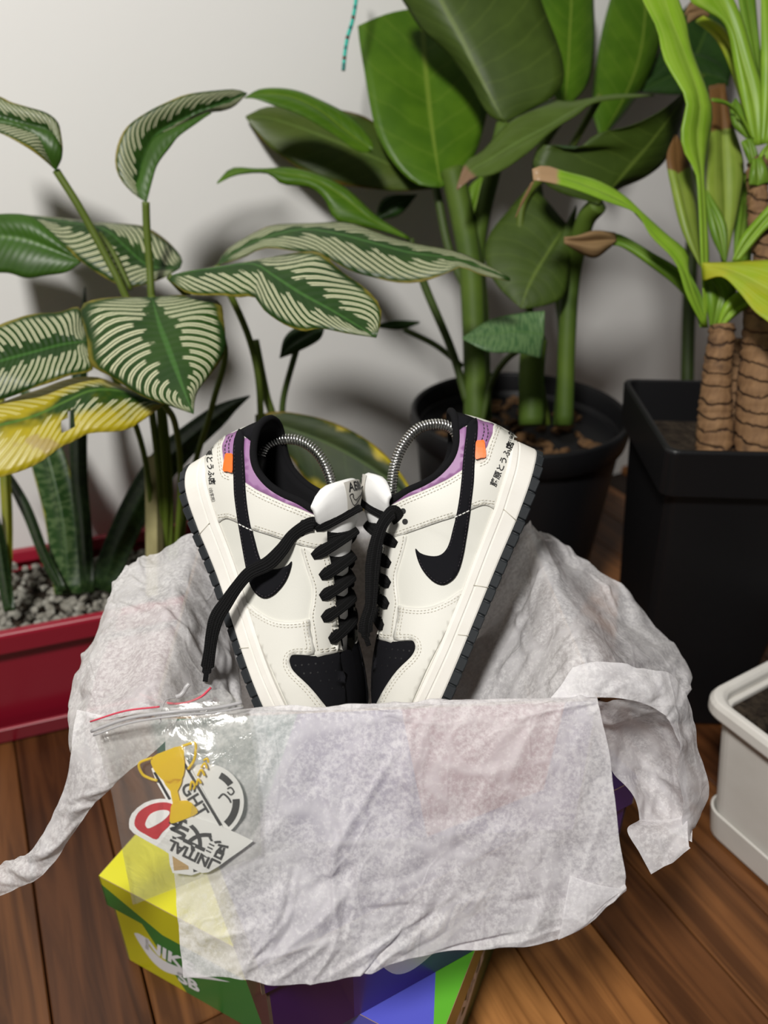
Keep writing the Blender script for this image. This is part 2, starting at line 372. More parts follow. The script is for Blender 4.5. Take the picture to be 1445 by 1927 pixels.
def stitches(lines, lift=.0011, dash=4.1, gap=2.6, w=.00032):
    V, Fc = [], []
    for ln in lines:
        P = cr([kr(*p) for p in ln], 8); d = np.r_[0, np.cumsum(np.linalg.norm(np.diff(P, axis=0), axis=1))]; s = 1.0
        while s+dash < d[-1]:
            q = [cast(np.interp(s+a*dash, d, P[:, 0]), np.interp(s+a*dash, d, P[:, 1])) for a in (0, .5, 1)]
            pts = [p+n*(lift+z) for (p, n), z in zip(q, (-.0002, .0003, -.0002))]
            v, f = tube(pts, w, 5); o = len(V); V += [Vector(x) for x in v]; Fc += [tuple(i+o for i in t) for t in f]; s += dash+gap
    return V, Fc
M_LEATHER = mat('cream_leather', (.64, .635, .58), .52, .4, bump=(900, .12, .0004), var=(14, (.58, .575, .52), .5))
M_OVER = mat('cream_leather_overlay', (.665, .655, .60), .5, .4, bump=(900, .12, .0004))
M_SUEDE = mat('black_nubuck', (.006, .006, .008), .9, .15, bump=(1500, .2, .0003))
M_LINE = mat('black_lining', (.008, .008, .009), .95, .1, bump=(1800, .5, .0005))
M_PURP = mat('mauve_leather', (.30, .145, .31), .5, .4, bump=(900, .1, .0003))
M_ORANGE = mat('orange_tag', (1.0, .16, .012), .45)
M_SOLE = mat('ivory_rubber', (.77, .75, .70), .5, .4, var=(60, (.71, .68, .62), .5))
M_TREAD = mat('black_rubber', (.016, .019, .022), .6, .35, bump=(500, .2, .0004))
M_STITCH = mat('stitch_thread', (.50, .475, .40), .8)
M_STITCHB = mat('dark_thread', (.05, .04, .05), .8)
M_STITCHW = mat('bright_thread', (.85, .84, .80), .8)
M_TONGUE = mat('white_tongue', (.80, .80, .79), .55, .3, bump=(700, .08, .0004))
M_TAG = mat('grey_label', (.56, .54, .49), .8)
M_INK = mat('black_ink', (.008, .008, .009), .6)
M_LACE = mat('black_lace', (.007, .007, .0075), .85, .2)
def lace_weave(m):
    nt = m.node_tree; b = nt.nodes['Principled BSDF']; u = nt.nodes.new('ShaderNodeUVMap')
    wv = nt.nodes.new('ShaderNodeTexWave'); wv.inputs['Scale'].default_value = 1; wv.bands_direction = 'Y'
    mp = nt.nodes.new('ShaderNodeMapping'); mp.inputs['Scale'].default_value = (240, 5.03, 1)
    w2 = nt.nodes.new('ShaderNodeTexWave'); w2.inputs['Scale'].default_value = 1; w2.bands_direction = 'X'
    nt.links.new(u.outputs[0], mp.inputs[0]); nt.links.new(mp.outputs[0], wv.inputs[0]); nt.links.new(mp.outputs[0], w2.inputs[0])
    ad = nt.nodes.new('ShaderNodeMath'); nt.links.new(wv.outputs['Fac'], ad.inputs[0]); nt.links.new(w2.outputs['Fac'], ad.inputs[1])
    bp = nt.nodes.new('ShaderNodeBump'); bp.inputs['Strength'].default_value = .8; bp.inputs['Distance'].default_value = .0008
    nt.links.new(ad.outputs[0], bp.inputs['Height']); nt.links.new(bp.outputs[0], b.inputs['Normal'])
lace_weave(M_LACE)

SHEET = dict(
 collar=[(694, 215), (765, 172), (752, 300), (742, 430), (690, 465), (640, 492), (500, 558), (400, 598), (310, 642), (272, 660), (280, 638), (330, 603), (400, 558), (500, 513), (590, 453), (655, 373), (684, 300), (692, 250)],
 heel=[(815, 128), (870, 142), (930, 160), (918, 215), (900, 255), (882, 300), (850, 300), (818, 290), (818, 200)],
 tab=[(656, 80), (700, 86), (760, 104), (822, 132), (790, 150), (745, 175), (702, 204), (694, 190), (688, 150), (676, 110)],
 over=[(930, 160), (990, 196), (1062, 242), (1050, 310), (1035, 400), (1005, 540), (970, 610), (938, 668), (900, 651), (860, 645), (790, 672), (690, 716), (600, 745), (450, 798), (340, 836), (295, 842), (268, 828), (257, 760), (252, 690), (268, 664), (310, 645), (400, 601), (500, 560), (640, 496), (738, 434), (820, 384), (870, 368), (884, 310), (905, 250), (920, 212)],
 eyestay=[(262, 842), (330, 836), (402, 824), (396, 880), (375, 960), (346, 1060), (346, 1150), (356, 1230), (342, 1330), (324, 1466), (280, 1466), (242, 1456), (224, 1436), (226, 1300), (234, 1150), (243, 1000), (258, 900)],
 toe=[(356, 1252), (400, 1260), (480, 1266), (560, 1254), (650, 1214), (748, 1152), (715, 1240), (680, 1320), (600, 1480), (520, 1640), (452, 1795), (410, 1880), (330, 1940), (200, 1930), (215, 1870), (280, 1742), (350, 1642), (430, 1562), (456, 1512), (450, 1474), (425, 1460), (330, 1458), (338, 1380), (352, 1310)],
 vamp=[(216, 1430), (240, 1457), (280, 1468), (330, 1469), (430, 1464), (450, 1480), (453, 1513), (430, 1560), (350, 1640), (280, 1740), (205, 1890), (160, 1880), (172, 1750), (196, 1560), (207, 1470)],
 swoosh=[(820, 130), (827, 215), (819, 300), (813, 400), (808, 500), (796, 600), (784, 690), (771, 780), (757, 870), (740, 960), (716, 1040), (680, 1095), (625, 1126), (570, 1111), (520, 1065), (485, 1010), (466, 955), (458, 908), (480, 930), (520, 947), (570, 954), (610, 944), (640, 914), (661, 868), (681, 790), (705, 690), (722, 590), (735, 480), (746, 350), (760, 230), (768, 165)],
 orange=[(822, 268), (845, 263), (868, 264), (874, 300), (879, 358), (850, 364), (819, 370), (818, 320)])
def row(pts, off):   # a second parallel row
    P = np.array(pts, float); T = np.gradient(P, axis=0); T /= np.linalg.norm(T, axis=1)[:, None]
    return [tuple(p) for p in P+np.column_stack([-T[:, 1], T[:, 0]])*off]
ROWS = []
def dbl(pts, a, b): ROWS.append(row(pts, a)); ROWS.append(row(pts, b))
dbl([(735, 440), (640, 497), (500, 561), (400, 602), (310, 646), (275, 668)], -12, -30)
dbl([(932, 168), (915, 225), (890, 300), (868, 368), (822, 388)], -14, -30)
dbl([(930, 652), (860, 645), (800, 668)], 14, 30)
dbl([(690, 716), (600, 745), (450, 798), (340, 836), (285, 838)], 12, 28)
ROWS.append(row([(800, 668), (930, 655)], -22))
ROWS.append(row([(402, 830), (396, 880), (375, 960), (346, 1060), (346, 1150), (356, 1230), (342, 1330), (326, 1460)], 16))
dbl([(265, 850), (246, 1000), (237, 1150), (229, 1300), (228, 1425)], -14, -30)
dbl([(240, 1452), (280, 1460), (322, 1462)], -16, -30)
dbl([(358, 1256), (400, 1264), (480, 1270), (560, 1258), (650, 1218), (742, 1160)], 14, 30)
dbl([(356, 1256), (350, 1310), (338, 1380), (330, 1440)], -16, -32)
dbl([(340, 1456), (425, 1456), (455, 1474), (462, 1515), (435, 1566), (355, 1646), (285, 1746), (222, 1870)], -12, -28)
SWROW = [row(SHEET['swoosh'][1:11], 10), row(SHEET['swoosh'][11:17], 10), row(SHEET['swoosh'][22:30], 10)]
EYES = [(383, 681), (395, 744)]
LACE_END = [(322, 720), (345, 885), (308, 1008), (306, 1128), (298, 1255), (268, 1383)]

PARTS = []           # (name, verts, faces, material, both_sides)
P_ = lambda *a: PARTS.append(a)
P_('collar_panel', *patch(SHEET['collar'], .0006), M_PURP, True)
P_('heel_panel', *patch(SHEET['heel'], .0006), M_PURP, True)
P_('heel_tab', *patch(SHEET['tab'], .0009), M_SUEDE, True)
P_('quarter_overlay', *patch(SHEET['over'], .0012), M_OVER, True)
P_('eyestay', *patch(SHEET['eyestay'], .0010), M_OVER, True)
P_('toe_overlay', *patch(SHEET['toe'], .0013), M_OVER, True)
P_('vamp', *patch(SHEET['vamp'], .0005), M_SUEDE, True)
P_('side_stripe', *patch(SHEET['swoosh'], .0021), M_SUEDE, True)
P_('orange_tag', *patch(SHEET['orange'], .0030, base=.0016), M_ORANGE, False)
P_('stitching', *stitches(ROWS, .0012), M_STITCH, False)
P_('stripe_stitching', *stitches(SWROW, .0021, w=.00022), M_STITCHB, False)
P_('cross_stitching', *stitches([[(690, 720), (735, 700), (792, 672)]], .0023, 5.5, 2.4, .0005), M_STITCHW, False)
P_('heel_stitching', *stitches([[(862, 152), (868, 200), (853, 262)], [(884, 160), (892, 215), (876, 275)]], .0008, w=.0004), M_STITCHB, False)
# seam ridges: thin raised leather edges
def bead(pts, r, lift, m):
    Q = [cast(*p) for p in cr([kr(*q) for q in pts], 5)]; v, f = tube([p+n*lift for p, n in Q], r, 6); return [Vector(x) for x in v], f
eye_v, eye_f = [], []
for e in EYES:
    p, n = cast(*kr(*e)); r = .0023; a = n.orthogonal().normalized(); b = n.cross(a); o = len(eye_v)
    eye_v += [p+n*.0014+a*math.cos(t)*r+b*math.sin(t)*r for t in np.linspace(0, 2*math.pi, 14, endpoint=False)]; eye_f.append(tuple(range(o, o+14)))
P_('eyelet', eye_v, eye_f, M_INK, False)
pv, pf = [], []
for gx in range(6):
    for gy in range(4):
        px, py = 250+gx*34-gy*14, 1510+gy*50+gx*3
        if px > 430-gy*55 or px < 175: continue
        p, n = cast(*kr(px, py)); a = n.orthogonal().normalized(); b = n.cross(a); o = len(pv)
        pv += [p+n*.0007+a*math.cos(t)*.0007+b*math.sin(t)*.0007 for t in np.linspace(0, 2*math.pi, 8, endpoint=False)]; pf.append(tuple(range(o, o+8)))
P_('vent_hole', pv, pf, M_INK, False)

# sole: plan outline at heel centre -> toe centre
PLAN = [(-3.5, 0), (-2.5, 12), (1, 22), (8, 30), (18, 35.5), (32, 38), (50, 38.5), (70, 38.8), (90, 40), (110, 43), (130, 46.5), (150, 50), (175, 53), (200, 53), (225, 49.5), (242, 43), (256, 33), (265, 20), (270.5, 8), (271.5, 0)]
Pl = cr(PLAN, 4)/1000
def zf(x): return np.interp(x*1000, [-4, 20, 54, 119, 162, 208, 242, 272], [27.5, 22.5, 18.4, 15.4, 14.6, 15, 17.5, 21])/1000
def zm(x): return np.interp(x*1000, [-4, 10, 30, 57, 150, 200, 235, 272], [5.6, 4.6, 2.6, .8, -.3, -1.0, 1.5, 9])/1000      # midsole / outsole line
def zo(x): return np.interp(x*1000, [-4, 10, 30, 57, 150, 200, 235, 272], [.5, -1.6, -4.0, -6.2, -6.6, -8.2, -6.0, 2])/1000  # ground line
def sole_loft(prof, cap_lo=True):
    ring = []
    T = np.gradient(Pl, axis=0); T /= np.linalg.norm(T, axis=1)[:, None]; Nn = np.column_stack([-T[:, 1], T[:, 0]])
    Nn[0] = (-1, 0); Nn[-1] = (1, 0); half = list(range(len(Pl)))
    idx = [(i, 1) for i in half]+[(i, -1) for i in half[-2:0:-1]]
    V, Fc = [], []; m = len(prof)
    for i, s in idx:
        for inset, zfun in prof:
            p = Pl[i]-Nn[i]*inset; V.append(Vector((p[0], max(p[1], 0)*s, zfun(Pl[i][0]))))
    n = len(idx)
    for i in range(n):
        for j in range(m-1):
            a = i*m+j; b = ((i+1) % n)*m+j; Fc.append((a, b, b+1, a+1))
    for j in (0, m-1):
        Fc.append(tuple(i*m+j for i in range(n)))
    return V, Fc
mm = lambda f, d: (lambda x: f(x)+d)
P_('midsole', *sole_loft([(.010, mm(zm, .001)), (.0005, zm), (0, mm(zm, .0012)), (0, mm(zf, -.0072)), (.0006, mm(zf, -.0066)), (.0006, mm(zf, -.0060)), (0, mm(zf, -.0053)), (.0001, mm(zf, -.0012)), (.0016, mm(zf, .0008)), (.0045, mm(zf, .0010)), (.012, mm(zf, -.002))]), M_SOLE, None)
P_('outsole', *sole_loft([(.006, zo), (.0022, zo), (.0018, mm(zo, .001)), (.0018, mm(zm, -.0003)), (.012, mm(zm, .0006))]), M_TREAD, None)
SEAMS = [((980, 668), (1062, 742)), ((792, 1125), (885, 1142)), ((695, 1415), (760, 1424))]

# collar binding tube and lining
nc = 11*SUB
rim = [Vector(Tc[i]) for i in range(nc, 0, -1)]+[Vector((Tc[i][0], -Tc[i][1], Tc[i][2])) for i in range(0, nc+1)]
rim = [p+Vector((0, -.0012*(1 if p.y > .004 else (-1 if p.y < -.004 else 0)), -.0004)) for p in rim]
bv, bf = tube(rim, .0031, 10)
P_('collar_binding', [Vector(x) for x in bv], bf, M_LINE, None)
def lining():
    V, Fc = [], []
    idx = [(i, 1) for i in range(15*SUB, -1, -1)]+[(i, -1) for i in range(1, 15*SUB+1)]
    for i, s in idx:
        for j in range(NV):
            p = G[i][j]; c = np.array([min(max(p[0], .030), .2), 0, p[2]]); d = c-p; d[2] = 0; L = np.linalg.norm(d[:2]); d = d/max(L, 1e-6)
            q = p+d*min(.0032+.006*(1-abs(j/(NV-1)-.6)), L*.95)*(.45 if j == NV-1 else 1); V.append(Vector((q[0], q[1]*s, q[2])))
    n = len(idx)
    for i in range(n-1):
        for j in range(NV-1): Fc.append((i*NV+j, i*NV+j+1, (i+1)*NV+j+1, (i+1)*NV+j))
    return V, Fc
P_('lining', *lining(), M_LINE, None)
# tongue
TC = cr([(186, 0, 48), (168, 0, 58), (148, 0, 68.5), (126, 0, 80), (106, 0, 93), (92, 0, 104), (79, 0, 112), (67, 0, 115)], 5)/1000
def tongue_pt(v, w, side):
    f = v*(len(TC)-1); i = min(int(f), len(TC)-2); c = TC[i]+(TC[i+1]-TC[i])*(f-i); t = TC[i+1]-TC[i]; t = t/np.linalg.norm(t)
    n = np.array([-t[2], 0, t[0]]); n = n*(1 if n[2] > 0 else -1)
    hw = np.interp(c[0]*1000, [67, 76, 84, 91, 100, 130, 186], [33, 32, 27.5, 21, 18, 15, 13])/1000; rnd = 1-.10*max(0, (abs(w)-.6)/.4)**2*max(0, v-.6)/.4
    th = np.interp(v, [0, .45, .55, .72, .78, .97, 1], [.002, .003, .0038, .0055, .0050, .0060, .0025])*(1-.75*abs(w)**6)
    p = c-t*(1-rnd)*.10; return Vector((p[0]+n[0]*th*side, w*hw, p[2]+n[2]*th*side-np.interp(v, [0, .5, .75, 1], [.006, .010, .016, .019])*w*w))
def tongue():
    nu, nw = 36, 17; V, Fc = [], []
    for sd in (1, -1):
        for a in range(nu):
            for b in range(nw): V.append(tongue_pt(a/(nu-1), -1+2*b/(nw-1), sd))
    k = nu*nw
    for a in range(nu-1):
        for b in range(nw-1):
            q = (a*nw+b, a*nw+b+1, (a+1)*nw+b+1, (a+1)*nw+b); Fc.append(q); Fc.append(tuple(x+k for x in q[::-1]))
    bd = [a*nw for a in range(nu)]+[(nu-1)*nw+b for b in range(1, nw)]+[a*nw+nw-1 for a in range(nu-2, -1, -1)]+[b for b in range(nw-2, 0, -1)]
    for a, b in zip(bd, bd[1:]+bd[:1]): Fc.append((a, b, b+k, a+k))
    return V, Fc
P_('tongue', *tongue(), M_TONGUE, None)
def tongue_patch(v0, v1, w0, w1, lift, nu=8, nw=10):
    V = [tongue_pt(v0+(v1-v0)*a/(nu-1), w0+(w1-w0)*b/(nw-1), 1)+Vector((-.4, 0, .9))*lift for a in range(nu) for b in range(nw)]
    return V, [(a*nw+b, a*nw+b+1, (a+1)*nw+b+1, (a+1)*nw+b) for a in range(nu-1) for b in range(nw-1)]
P_('tongue_label', *tongue_patch(.77, .972, -.46, .46, .0009), M_TAG, None)
def tongue_decal(tm, lift=.0013):
    return [tongue_pt(p[0], p[1], 1)+Vector((-.4, 0, .9))*lift for p in tm[0]], list(tm[1])
ae = text_mesh('AE86', 1.0, .02)
# reading direction runs across the tongue, letter tops towards the tongue's end
def lab(mir):
    a = tongue_decal(([(.885+p.y*.095, (-.38+p.x*.285)*mir) for p in ae[0]], ae[1]))
    sw = cr(SWOOSH, 4, True); ol = [tongue_pt(785/1000+p[1]*.20, (-.38+p[0]*.76)*mir, 1)+Vector((-.4, 0, .9))*.0013 for p in sw]
    v, f = tube(ol+[ol[0]], .00028, 5, caps=False); return join([(a[0], a[1]), ([Vector(x) for x in v], f)])
# laces
def ribbon(pts, width=.0042, thick=.0013, up=None, seg=10):
    v, f = tube(pts, 1.0, seg, flat=(thick, width), up=up)
    return [Vector(x) for x in v], f
LN = []
for q in LACE_END:
    p, n = cast(*kr(*q)); LN.append(p+n*.0022)
def zc(x): return np.interp(x, TC[::-1, 0], TC[::-1, 2])
LACES = []
def lace_bar(a, na, b, lift, sink):
    m = (a+b)/2; top = max(zc(m.x)+lift, (a.z+b.z)/2+.003); P, U = [], []
    mid = np.array((-.45, 0, .89)); na = np.array(na); nb = np.array((na[0], -na[1], na[2]))
    for i in range(25):
        t = i/24; y = a.y+(b.y-a.y)*t; q = abs(2*t-1); base = a.z+(b.z-a.z)*t
        z = base+(top-(a.z+b.z)/2)*(1-q**1.8); n = mid*(1-q)+(na if t < .5 else nb)*q
        p = np.array((a.x+(b.x-a.x)*t, y, z))
        if i in (0, 24): p = p-n*sink
        P.append(p); U.append(n)
    r = [(.55 if i in (0, 24) else .85 if i in (1, 23) else 1) for i in range(25)]
    v, f = tube(P, r, LSEG, flat=(.0016, .0048), up=U); return [Vector(x) for x in v], f
LSEG = 24
LNN = [cast(*kr(*q))[1] for q in LACE_END]
for k in range(6):
    a = LN[k]; j = max(k-1, 0)
    b = Vector((LN[j].x*.65+a.x*.35, -LN[j].y, LN[j].z*.65+a.z*.35)) if k else Vector((a.x-.006, -a.y, a.z))
    LACES.append((lace_bar(a, LNN[k], b, .0065, .001), None))
    if k:
        a2 = Vector((LN[k-1].x+.006, LN[k-1].y*.80, LN[k-1].z-.001)); b2 = Vector((a.x-.001, -a.y*.9, a.z-.001))
        LACES.append((lace_bar(a2, LNN[k-1], b2, .0040, .003), None))
tread = []
i = 1; s_acc = np.r_[0, np.cumsum(np.linalg.norm(np.diff(Pl, axis=0), axis=1))]
s = .004
while s < s_acc[-1]-.004:
    ln = .0098; c = s+ln/2
    p = np.array([np.interp(c, s_acc, Pl[:, 0]), np.interp(c, s_acc, Pl[:, 1])]); q = np.array([np.interp(c+.003, s_acc, Pl[:, 0]), np.interp(c+.003, s_acc, Pl[:, 1])])
    tread.append((p, math.atan2(q[1]-p[1], q[0]-p[0]))); s += ln+.0012
tb_v, tb_f = boxm(0, 0, 0, .0098, .0045, .0062)
tb = bpy.data.meshes.new('tread_block'); tb.from_pydata([tuple(v) for v in tb_v], [], tb_f); tb.materials.append(M_TREAD)
bm = bmesh.new(); bm.from_mesh(tb); bmesh.ops.bevel(bm, geom=bm.edges[:], offset=.0007, segments=1, affect='EDGES'); bm.to_mesh(tb); bm.free()

def mk(name, V, Fc, m, par, mir, smooth=True, seg=0):
    V = [Vector((p[0], p[1]*mir, p[2])) for p in V]; Fc = [tuple(q) if mir > 0 else tuple(q)[::-1] for q in Fc]
    uv = None
    if seg:
        d = 0; uv = []
        for i in range(len(V)//seg):
            if i: d += (V[i*seg]-V[(i-1)*seg]).length
            uv += [(d, j/seg) for j in range(seg)]
    return mesh_obj(name, V, Fc, m, par, smooth, uv=uv)
def shoe(name, pose, mir, inv, label):
    e = empty(name, mtx=pose)
    bv_ = gV+[Vector((v.x, -v.y, v.z)) for v in gV]; k = len(gV)
    ids = [1 if (q[0] % NV >= 9 and q[0]//NV >= 15*SUB+2) else 0 for q in gF]
    up = mesh_obj('upper', [Vector((v.x, v.y*mir, v.z)) for v in bv_], gF+[tuple(x+k for x in q)[::-1] for q in gF], [M_LEATHER, M_SUEDE], e, midx=ids*2)
    fix_normals(up); objs = {}
    for nm, V, Fc, m, both in PARTS:
        o = mk(nm, V, Fc, m, e, mir, smooth=nm not in ('midsole', 'orange_tag')); objs[nm] = o
        if nm in ('stitching', 'stripe_stitching', 'heel_stitching', 'cross_stitching', 'vent_hole'): o['kind'] = 'stuff'
        if nm in ('midsole', 'outsole', 'lining', 'tongue', 'collar_binding'):
            fix_normals(o)
        if both: mk(nm, V, Fc, m, e, -mir)
    # midsole seams
    for a, b in SEAMS:
        pa, pb = Vector(loc(*kr(*a), .041)), Vector(loc(*kr(*b), .041))
        ys = [np.interp(p.x, Pl[:70, 0], Pl[:70, 1])+.0001 for p in (pa, pb)]
        v, f = tube([(pa.x, ys[0], pa.z), (pb.x, ys[1], pb.z)], .00035, 5); mk('sole_seam', v, f, M_STITCH, e, mir)
    for (V, Fc), _ in LACES: mk('lace', V, Fc, M_LACE, e, mir, seg=LSEG)
    lb = lab(mir); t = mesh_obj('label_print', [Vector((p[0], p[1]*mir, p[2])) for p in lb[0]], lb[1], M_INK, objs['tongue_label'], smooth=False)
    tb_o = None
    for p, a in tread:
        for sgn in (1, -1):
            if sgn < 0 and p[1] < .004: continue
            o = bpy.data.objects.new('tread_block', tb); COL.objects.link(o); o.parent = e
            nx, ny = math.sin(a), -math.cos(a)          # inward
            z0, z1 = zo(p[0]), zm(p[0])
            o.location = (p[0]+nx*.0021, (p[1]+ny*.0021)*sgn*mir, (z0+z1)/2-.0002); o.rotation_euler = (0, 0, a*sgn*mir); o.scale = (1, 1, (z1-z0)/.0062)
    tag(e, label, 'shoe', 'pair of sneakers')
    return e, objs
shoeR, oR = shoe('sneaker', POSE_R, 1, INV_R, 'cream sneaker with black stripe and full printed heel text, right of the pair')
shoeL, oL = shoe('sneaker', POSE_L, -1, INV_L, 'cream sneaker with loose black lace hanging over its side, left of the pair')
# heel lettering
jp = text_mesh('藤原とうふ店', 1.0, .022); js = text_mesh('（自家用）', 1.0)
def heel_text(e, mir, inv, o1, d1, s1, o2, d2, s2):
    out = []
    for tm, o, d, s in ((jp, o1, d1, s1), (js, o2, d2, s2)):
        d = Vector(d).normalized(); u = Vector((d.y, -d.x)); out.append(on_tri(tm, o, (d.x*s, d.y*s), (u.x*s, u.y*s), .0016, inv, mir))
    V, Fc = join(out); mk('heel_lettering', V, Fc, M_INK, e, mir, smooth=False)
heel_text(shoeR, 1, INV_R, (931.5, 916.5), (26.3, -63.7), 14.6, (959, 837), (5.5, -20), 7.5)
heel_text(shoeL, -1, INV_L, (388.5, 833), (6.5, 60), 13.4, (394.5, 914), (6, 25), 7.2)
# loose lace ends
def to_loc(e_inv, mir, pts): return [Vector(((q := e_inv @ W(*p)).x, q.y*mir, q.z)) for p in pts]
def loose(e, inv, mir, pts, name='lace_end'):
    Q = []
    for k, (a, b, d) in enumerate(pts):      # keep the ribbon just proud of the leather it lies on
        h, nn = cast(a, b, inv, mir); w_ = inv.inverted() @ Vector((h.x, h.y*mir, h.z)); hd = (w_-CAM_P).dot(A_F)
        Q.append((a, b, min(d, hd-(.0028 if k else -.002))))
    P = cr(to_loc(inv, mir, Q), 7); n = len(P)
    cam_l = inv @ CAM_P; cam_l.y *= mir
    ups = [np.array(Vector(cam_l)-Vector(p)) for p in P]
    V, Fc = tube(P, [(1.04+.1*math.sin(i*.23)) if i < n-9 else .40 if i > n-7 else .7 for i in range(n)], LSEG, flat=(.0011, .0047), up=ups)
    mk(name, V, Fc, M_LACE, e, mir, seg=LSEG)
loose(shoeL, INV_L, -1, [(598, 996, .60), (591, 986, .60), (574, 991, .60), (550, 1008, .60), (530, 1035, .561), (505, 1060, .558), (470, 1078, .556), (447, 1103, .554), (425, 1135, .553), (408, 1162, .553), (399, 1195, .556), (394, 1230, .560), (389, 1262, .563), (386, 1283, .565)])
loose(shoeR, INV_R, 1, [(752, 985, .588), (744, 966, .578), (735, 966, .571), (718, 990, .567), (707, 1025, .566), (701, 1065, .566), (699, 1105, .567), (697, 1140, .568), (689, 1170, .570), (688, 1195, .573), (694, 1215, .575)])
# ------------------------------------------------------------------ shoe-tree springs
M_STEEL = mat('spring_steel', (.75, .75, .74), .22, .5, metal=1.0)
M_PLUG = mat('black_plastic', (.012, .012, .013), .5)
def spring(px, label):
    P = resample(cr([W(*p) for p in px], 12), 420); L = np.linalg.norm(np.diff(P, axis=0), axis=1).sum(); turns = L/.00235; per = 11
    N = int(turns*per); P = resample(P, N); T = np.gradient(P, axis=0); T /= np.linalg.norm(T, axis=1)[:, None]
    a = np.array(A_F); H = []
    for i in range(N):
        u = a-T[i]*(a@T[i]); u /= np.linalg.norm(u); w = np.cross(T[i], u); th = 2*math.pi*i/per
        H.append(P[i]+(u*math.cos(th)+w*math.sin(th))*.0037)
    V, Fc = tube(H, .00085, 6)
    base = Vector(P[0]); e = empty('shoe_tree', base)
    mesh_obj('spring', [Vector(v)-base for v in V], Fc, M_STEEL, e)
    for k, dr in ((0, -1), (-1, 1)):
        q = [Vector(P[k])-base+Vector(T[k])*dr*d for d in (-.003, .0, .010, .018, .022)]
        v, f = tube(q, [.0042, .0058, .0095, .010, .003], 12); mesh_obj('end_plug', [Vector(x) for x in v], f, M_PLUG, e)
    tag(e, label, 'shoe tree', 'spring shoe trees')
spring([(490, 862, .625), (503, 838, .622), (530, 827, .620), (562, 829, .618), (590, 845, .617), (611, 873, .616), (624, 910, .617), (628, 945, .619)], 'coiled steel shoe tree spring arching out of the left sneaker')
spring([(862, 822, .617), (846, 803, .615), (818, 798, .613), (786, 807, .612), (760, 835, .611), (744, 870, .611), (738, 905, .612), (736, 935, .614)], 'coiled steel shoe tree spring arching out of the right sneaker')
# ------------------------------------------------------------------ pots
def ring(cx, cy, z, hx, hy, r, ang=0, k=6):
    pts = []; r = min(r, hx, hy)
    for qx, qy, a0 in ((1, 1, 0), (-1, 1, 90), (-1, -1, 180), (1, -1, 270)):
        for j in range(k+1):
            a = math.radians(a0+90*j/k); x = qx*(hx-r)+r*math.cos(a); y = qy*(hy-r)+r*math.sin(a)
            pts.append(Vector((cx+x*math.cos(ang)-y*math.sin(ang), cy+x*math.sin(ang)+y*math.cos(ang), z)))
    return pts
def loft(rings, cap0=True, cap1=False):
    V, Fc = [], []; n = len(rings[0])
    for q in rings: V += q
    for i in range(len(rings)-1):
        for j in range(n): k = (j+1) % n; Fc.append((i*n+j, i*n+k, (i+1)*n+k, (i+1)*n+j))
    if cap0: Fc.append(tuple(range(n))[::-1])
    if cap1: Fc.append(tuple(range((len(rings)-1)*n, len(rings)*n)))
    return V, Fc
def rpot(e, name, specs, m, r, smooth=True):
    V, Fc = loft([ring(0, 0, z, hx, hy, r) for z, hx, hy in specs]); o = mesh_obj(name, V, Fc, m, e, smooth=False); fix_normals(o); bevel(o, .0015, 2)
    return o
M_RED = mat('red_plastic', (.30, .010, .028), .35, .5)
M_BLK = mat('black_pot_plastic', (.006, .006, .007), .42, .35, bump=(40, .05, .002))
M_WHT = mat('white_planter_plastic', (.72, .70, .66), .4, .4, var=(25, (.62, .60, .55), .5))
M_SOIL = mat('dark_soil', (.020, .014, .010), .95, .2, bump=(120, 1, .01), var=(90, (.06, .045, .03), .8))
M_GRAVEL = mat('grey_gravel', (.36, .35, .31), .85, .3, var=(60, (.16, .15, .12), 1))
M_CHIP = mat('bark_chip', (.16, .085, .035), .85, .2, var=(40, (.05, .03, .018), .9), bump=(80, .5, .003))

redpot = empty('red_planter', (-.339, .858, 0)); redpot.rotation_euler = (0, 0, math.radians(19))
rpot(redpot, 'planter_body', [(.012, .21, .070), (.03, .214, .073), (.150, .230, .088), (.150, .223, .081), (.06, .215, .073)], M_RED, .02)
rpot(redpot, 'rim', [(.148, .230, .088), (.150, .240, .098), (.176, .244, .101), (.180, .242, .099), (.180, .232, .089), (.165, .228, .086)], M_RED, .024)
rpot(redpot, 'drip_tray', [(0.0005, .220, .080), (.004, .226, .088), (.030, .232, .094), (.031, .228, .090), (.008, .220, .083)], M_RED, .024)
tag(redpot, 'long dark red plastic planter with striped plants and grey gravel', 'planter')
V, Fc = loft([ring(0, 0, .142, .222, .080, .02), ring(0, 0, .155, .222, .080, .02)], True, True); mesh_obj('soil', V, Fc, M_SOIL, redpot, smooth=False)
rg = random.Random(5); ico_v = [Vector(v) for v in ((0, 0, 1), (.9, 0, .3), (.2, .85, .3), (-.75, .5, .3), (-.7, -.55, .3), (.3, -.85, .3), (.6, .5, -.6), (-.4, .7, -.6), (-.8, -.1, -.6), (-.1, -.8, -.6), (.7, -.4, -.6))]
ico_f = [(0, 1, 2), (0, 2, 3), (0, 3, 4), (0, 4, 5), (0, 5, 1), (1, 6, 2), (2, 6, 7), (2, 7, 3), (3, 7, 8), (3, 8, 4), (4, 8, 9), (4, 9, 5), (5, 9, 10), (5, 10, 1), (1, 10, 6), (6, 10, 9, 8, 7)]
parts = []
for _ in range(900):
    c = Vector((rg.uniform(-.215, .215), rg.uniform(-.074, .074), .156+rg.uniform(0, .012))); s = rg.uniform(.003, .0085); R_ = Matrix.Rotation(rg.uniform(0, 6), 3, (rg.random(), rg.random(), rg.random()+.01))
    parts.append(([c+R_ @ Vector((p.x*s, p.y*s*.8, p.z*s*.7)) for p in ico_v], ico_f))
g = join(parts); tag(mesh_obj('gravel', g[0], g[1], M_GRAVEL, redpot, smooth=False), kind='stuff')

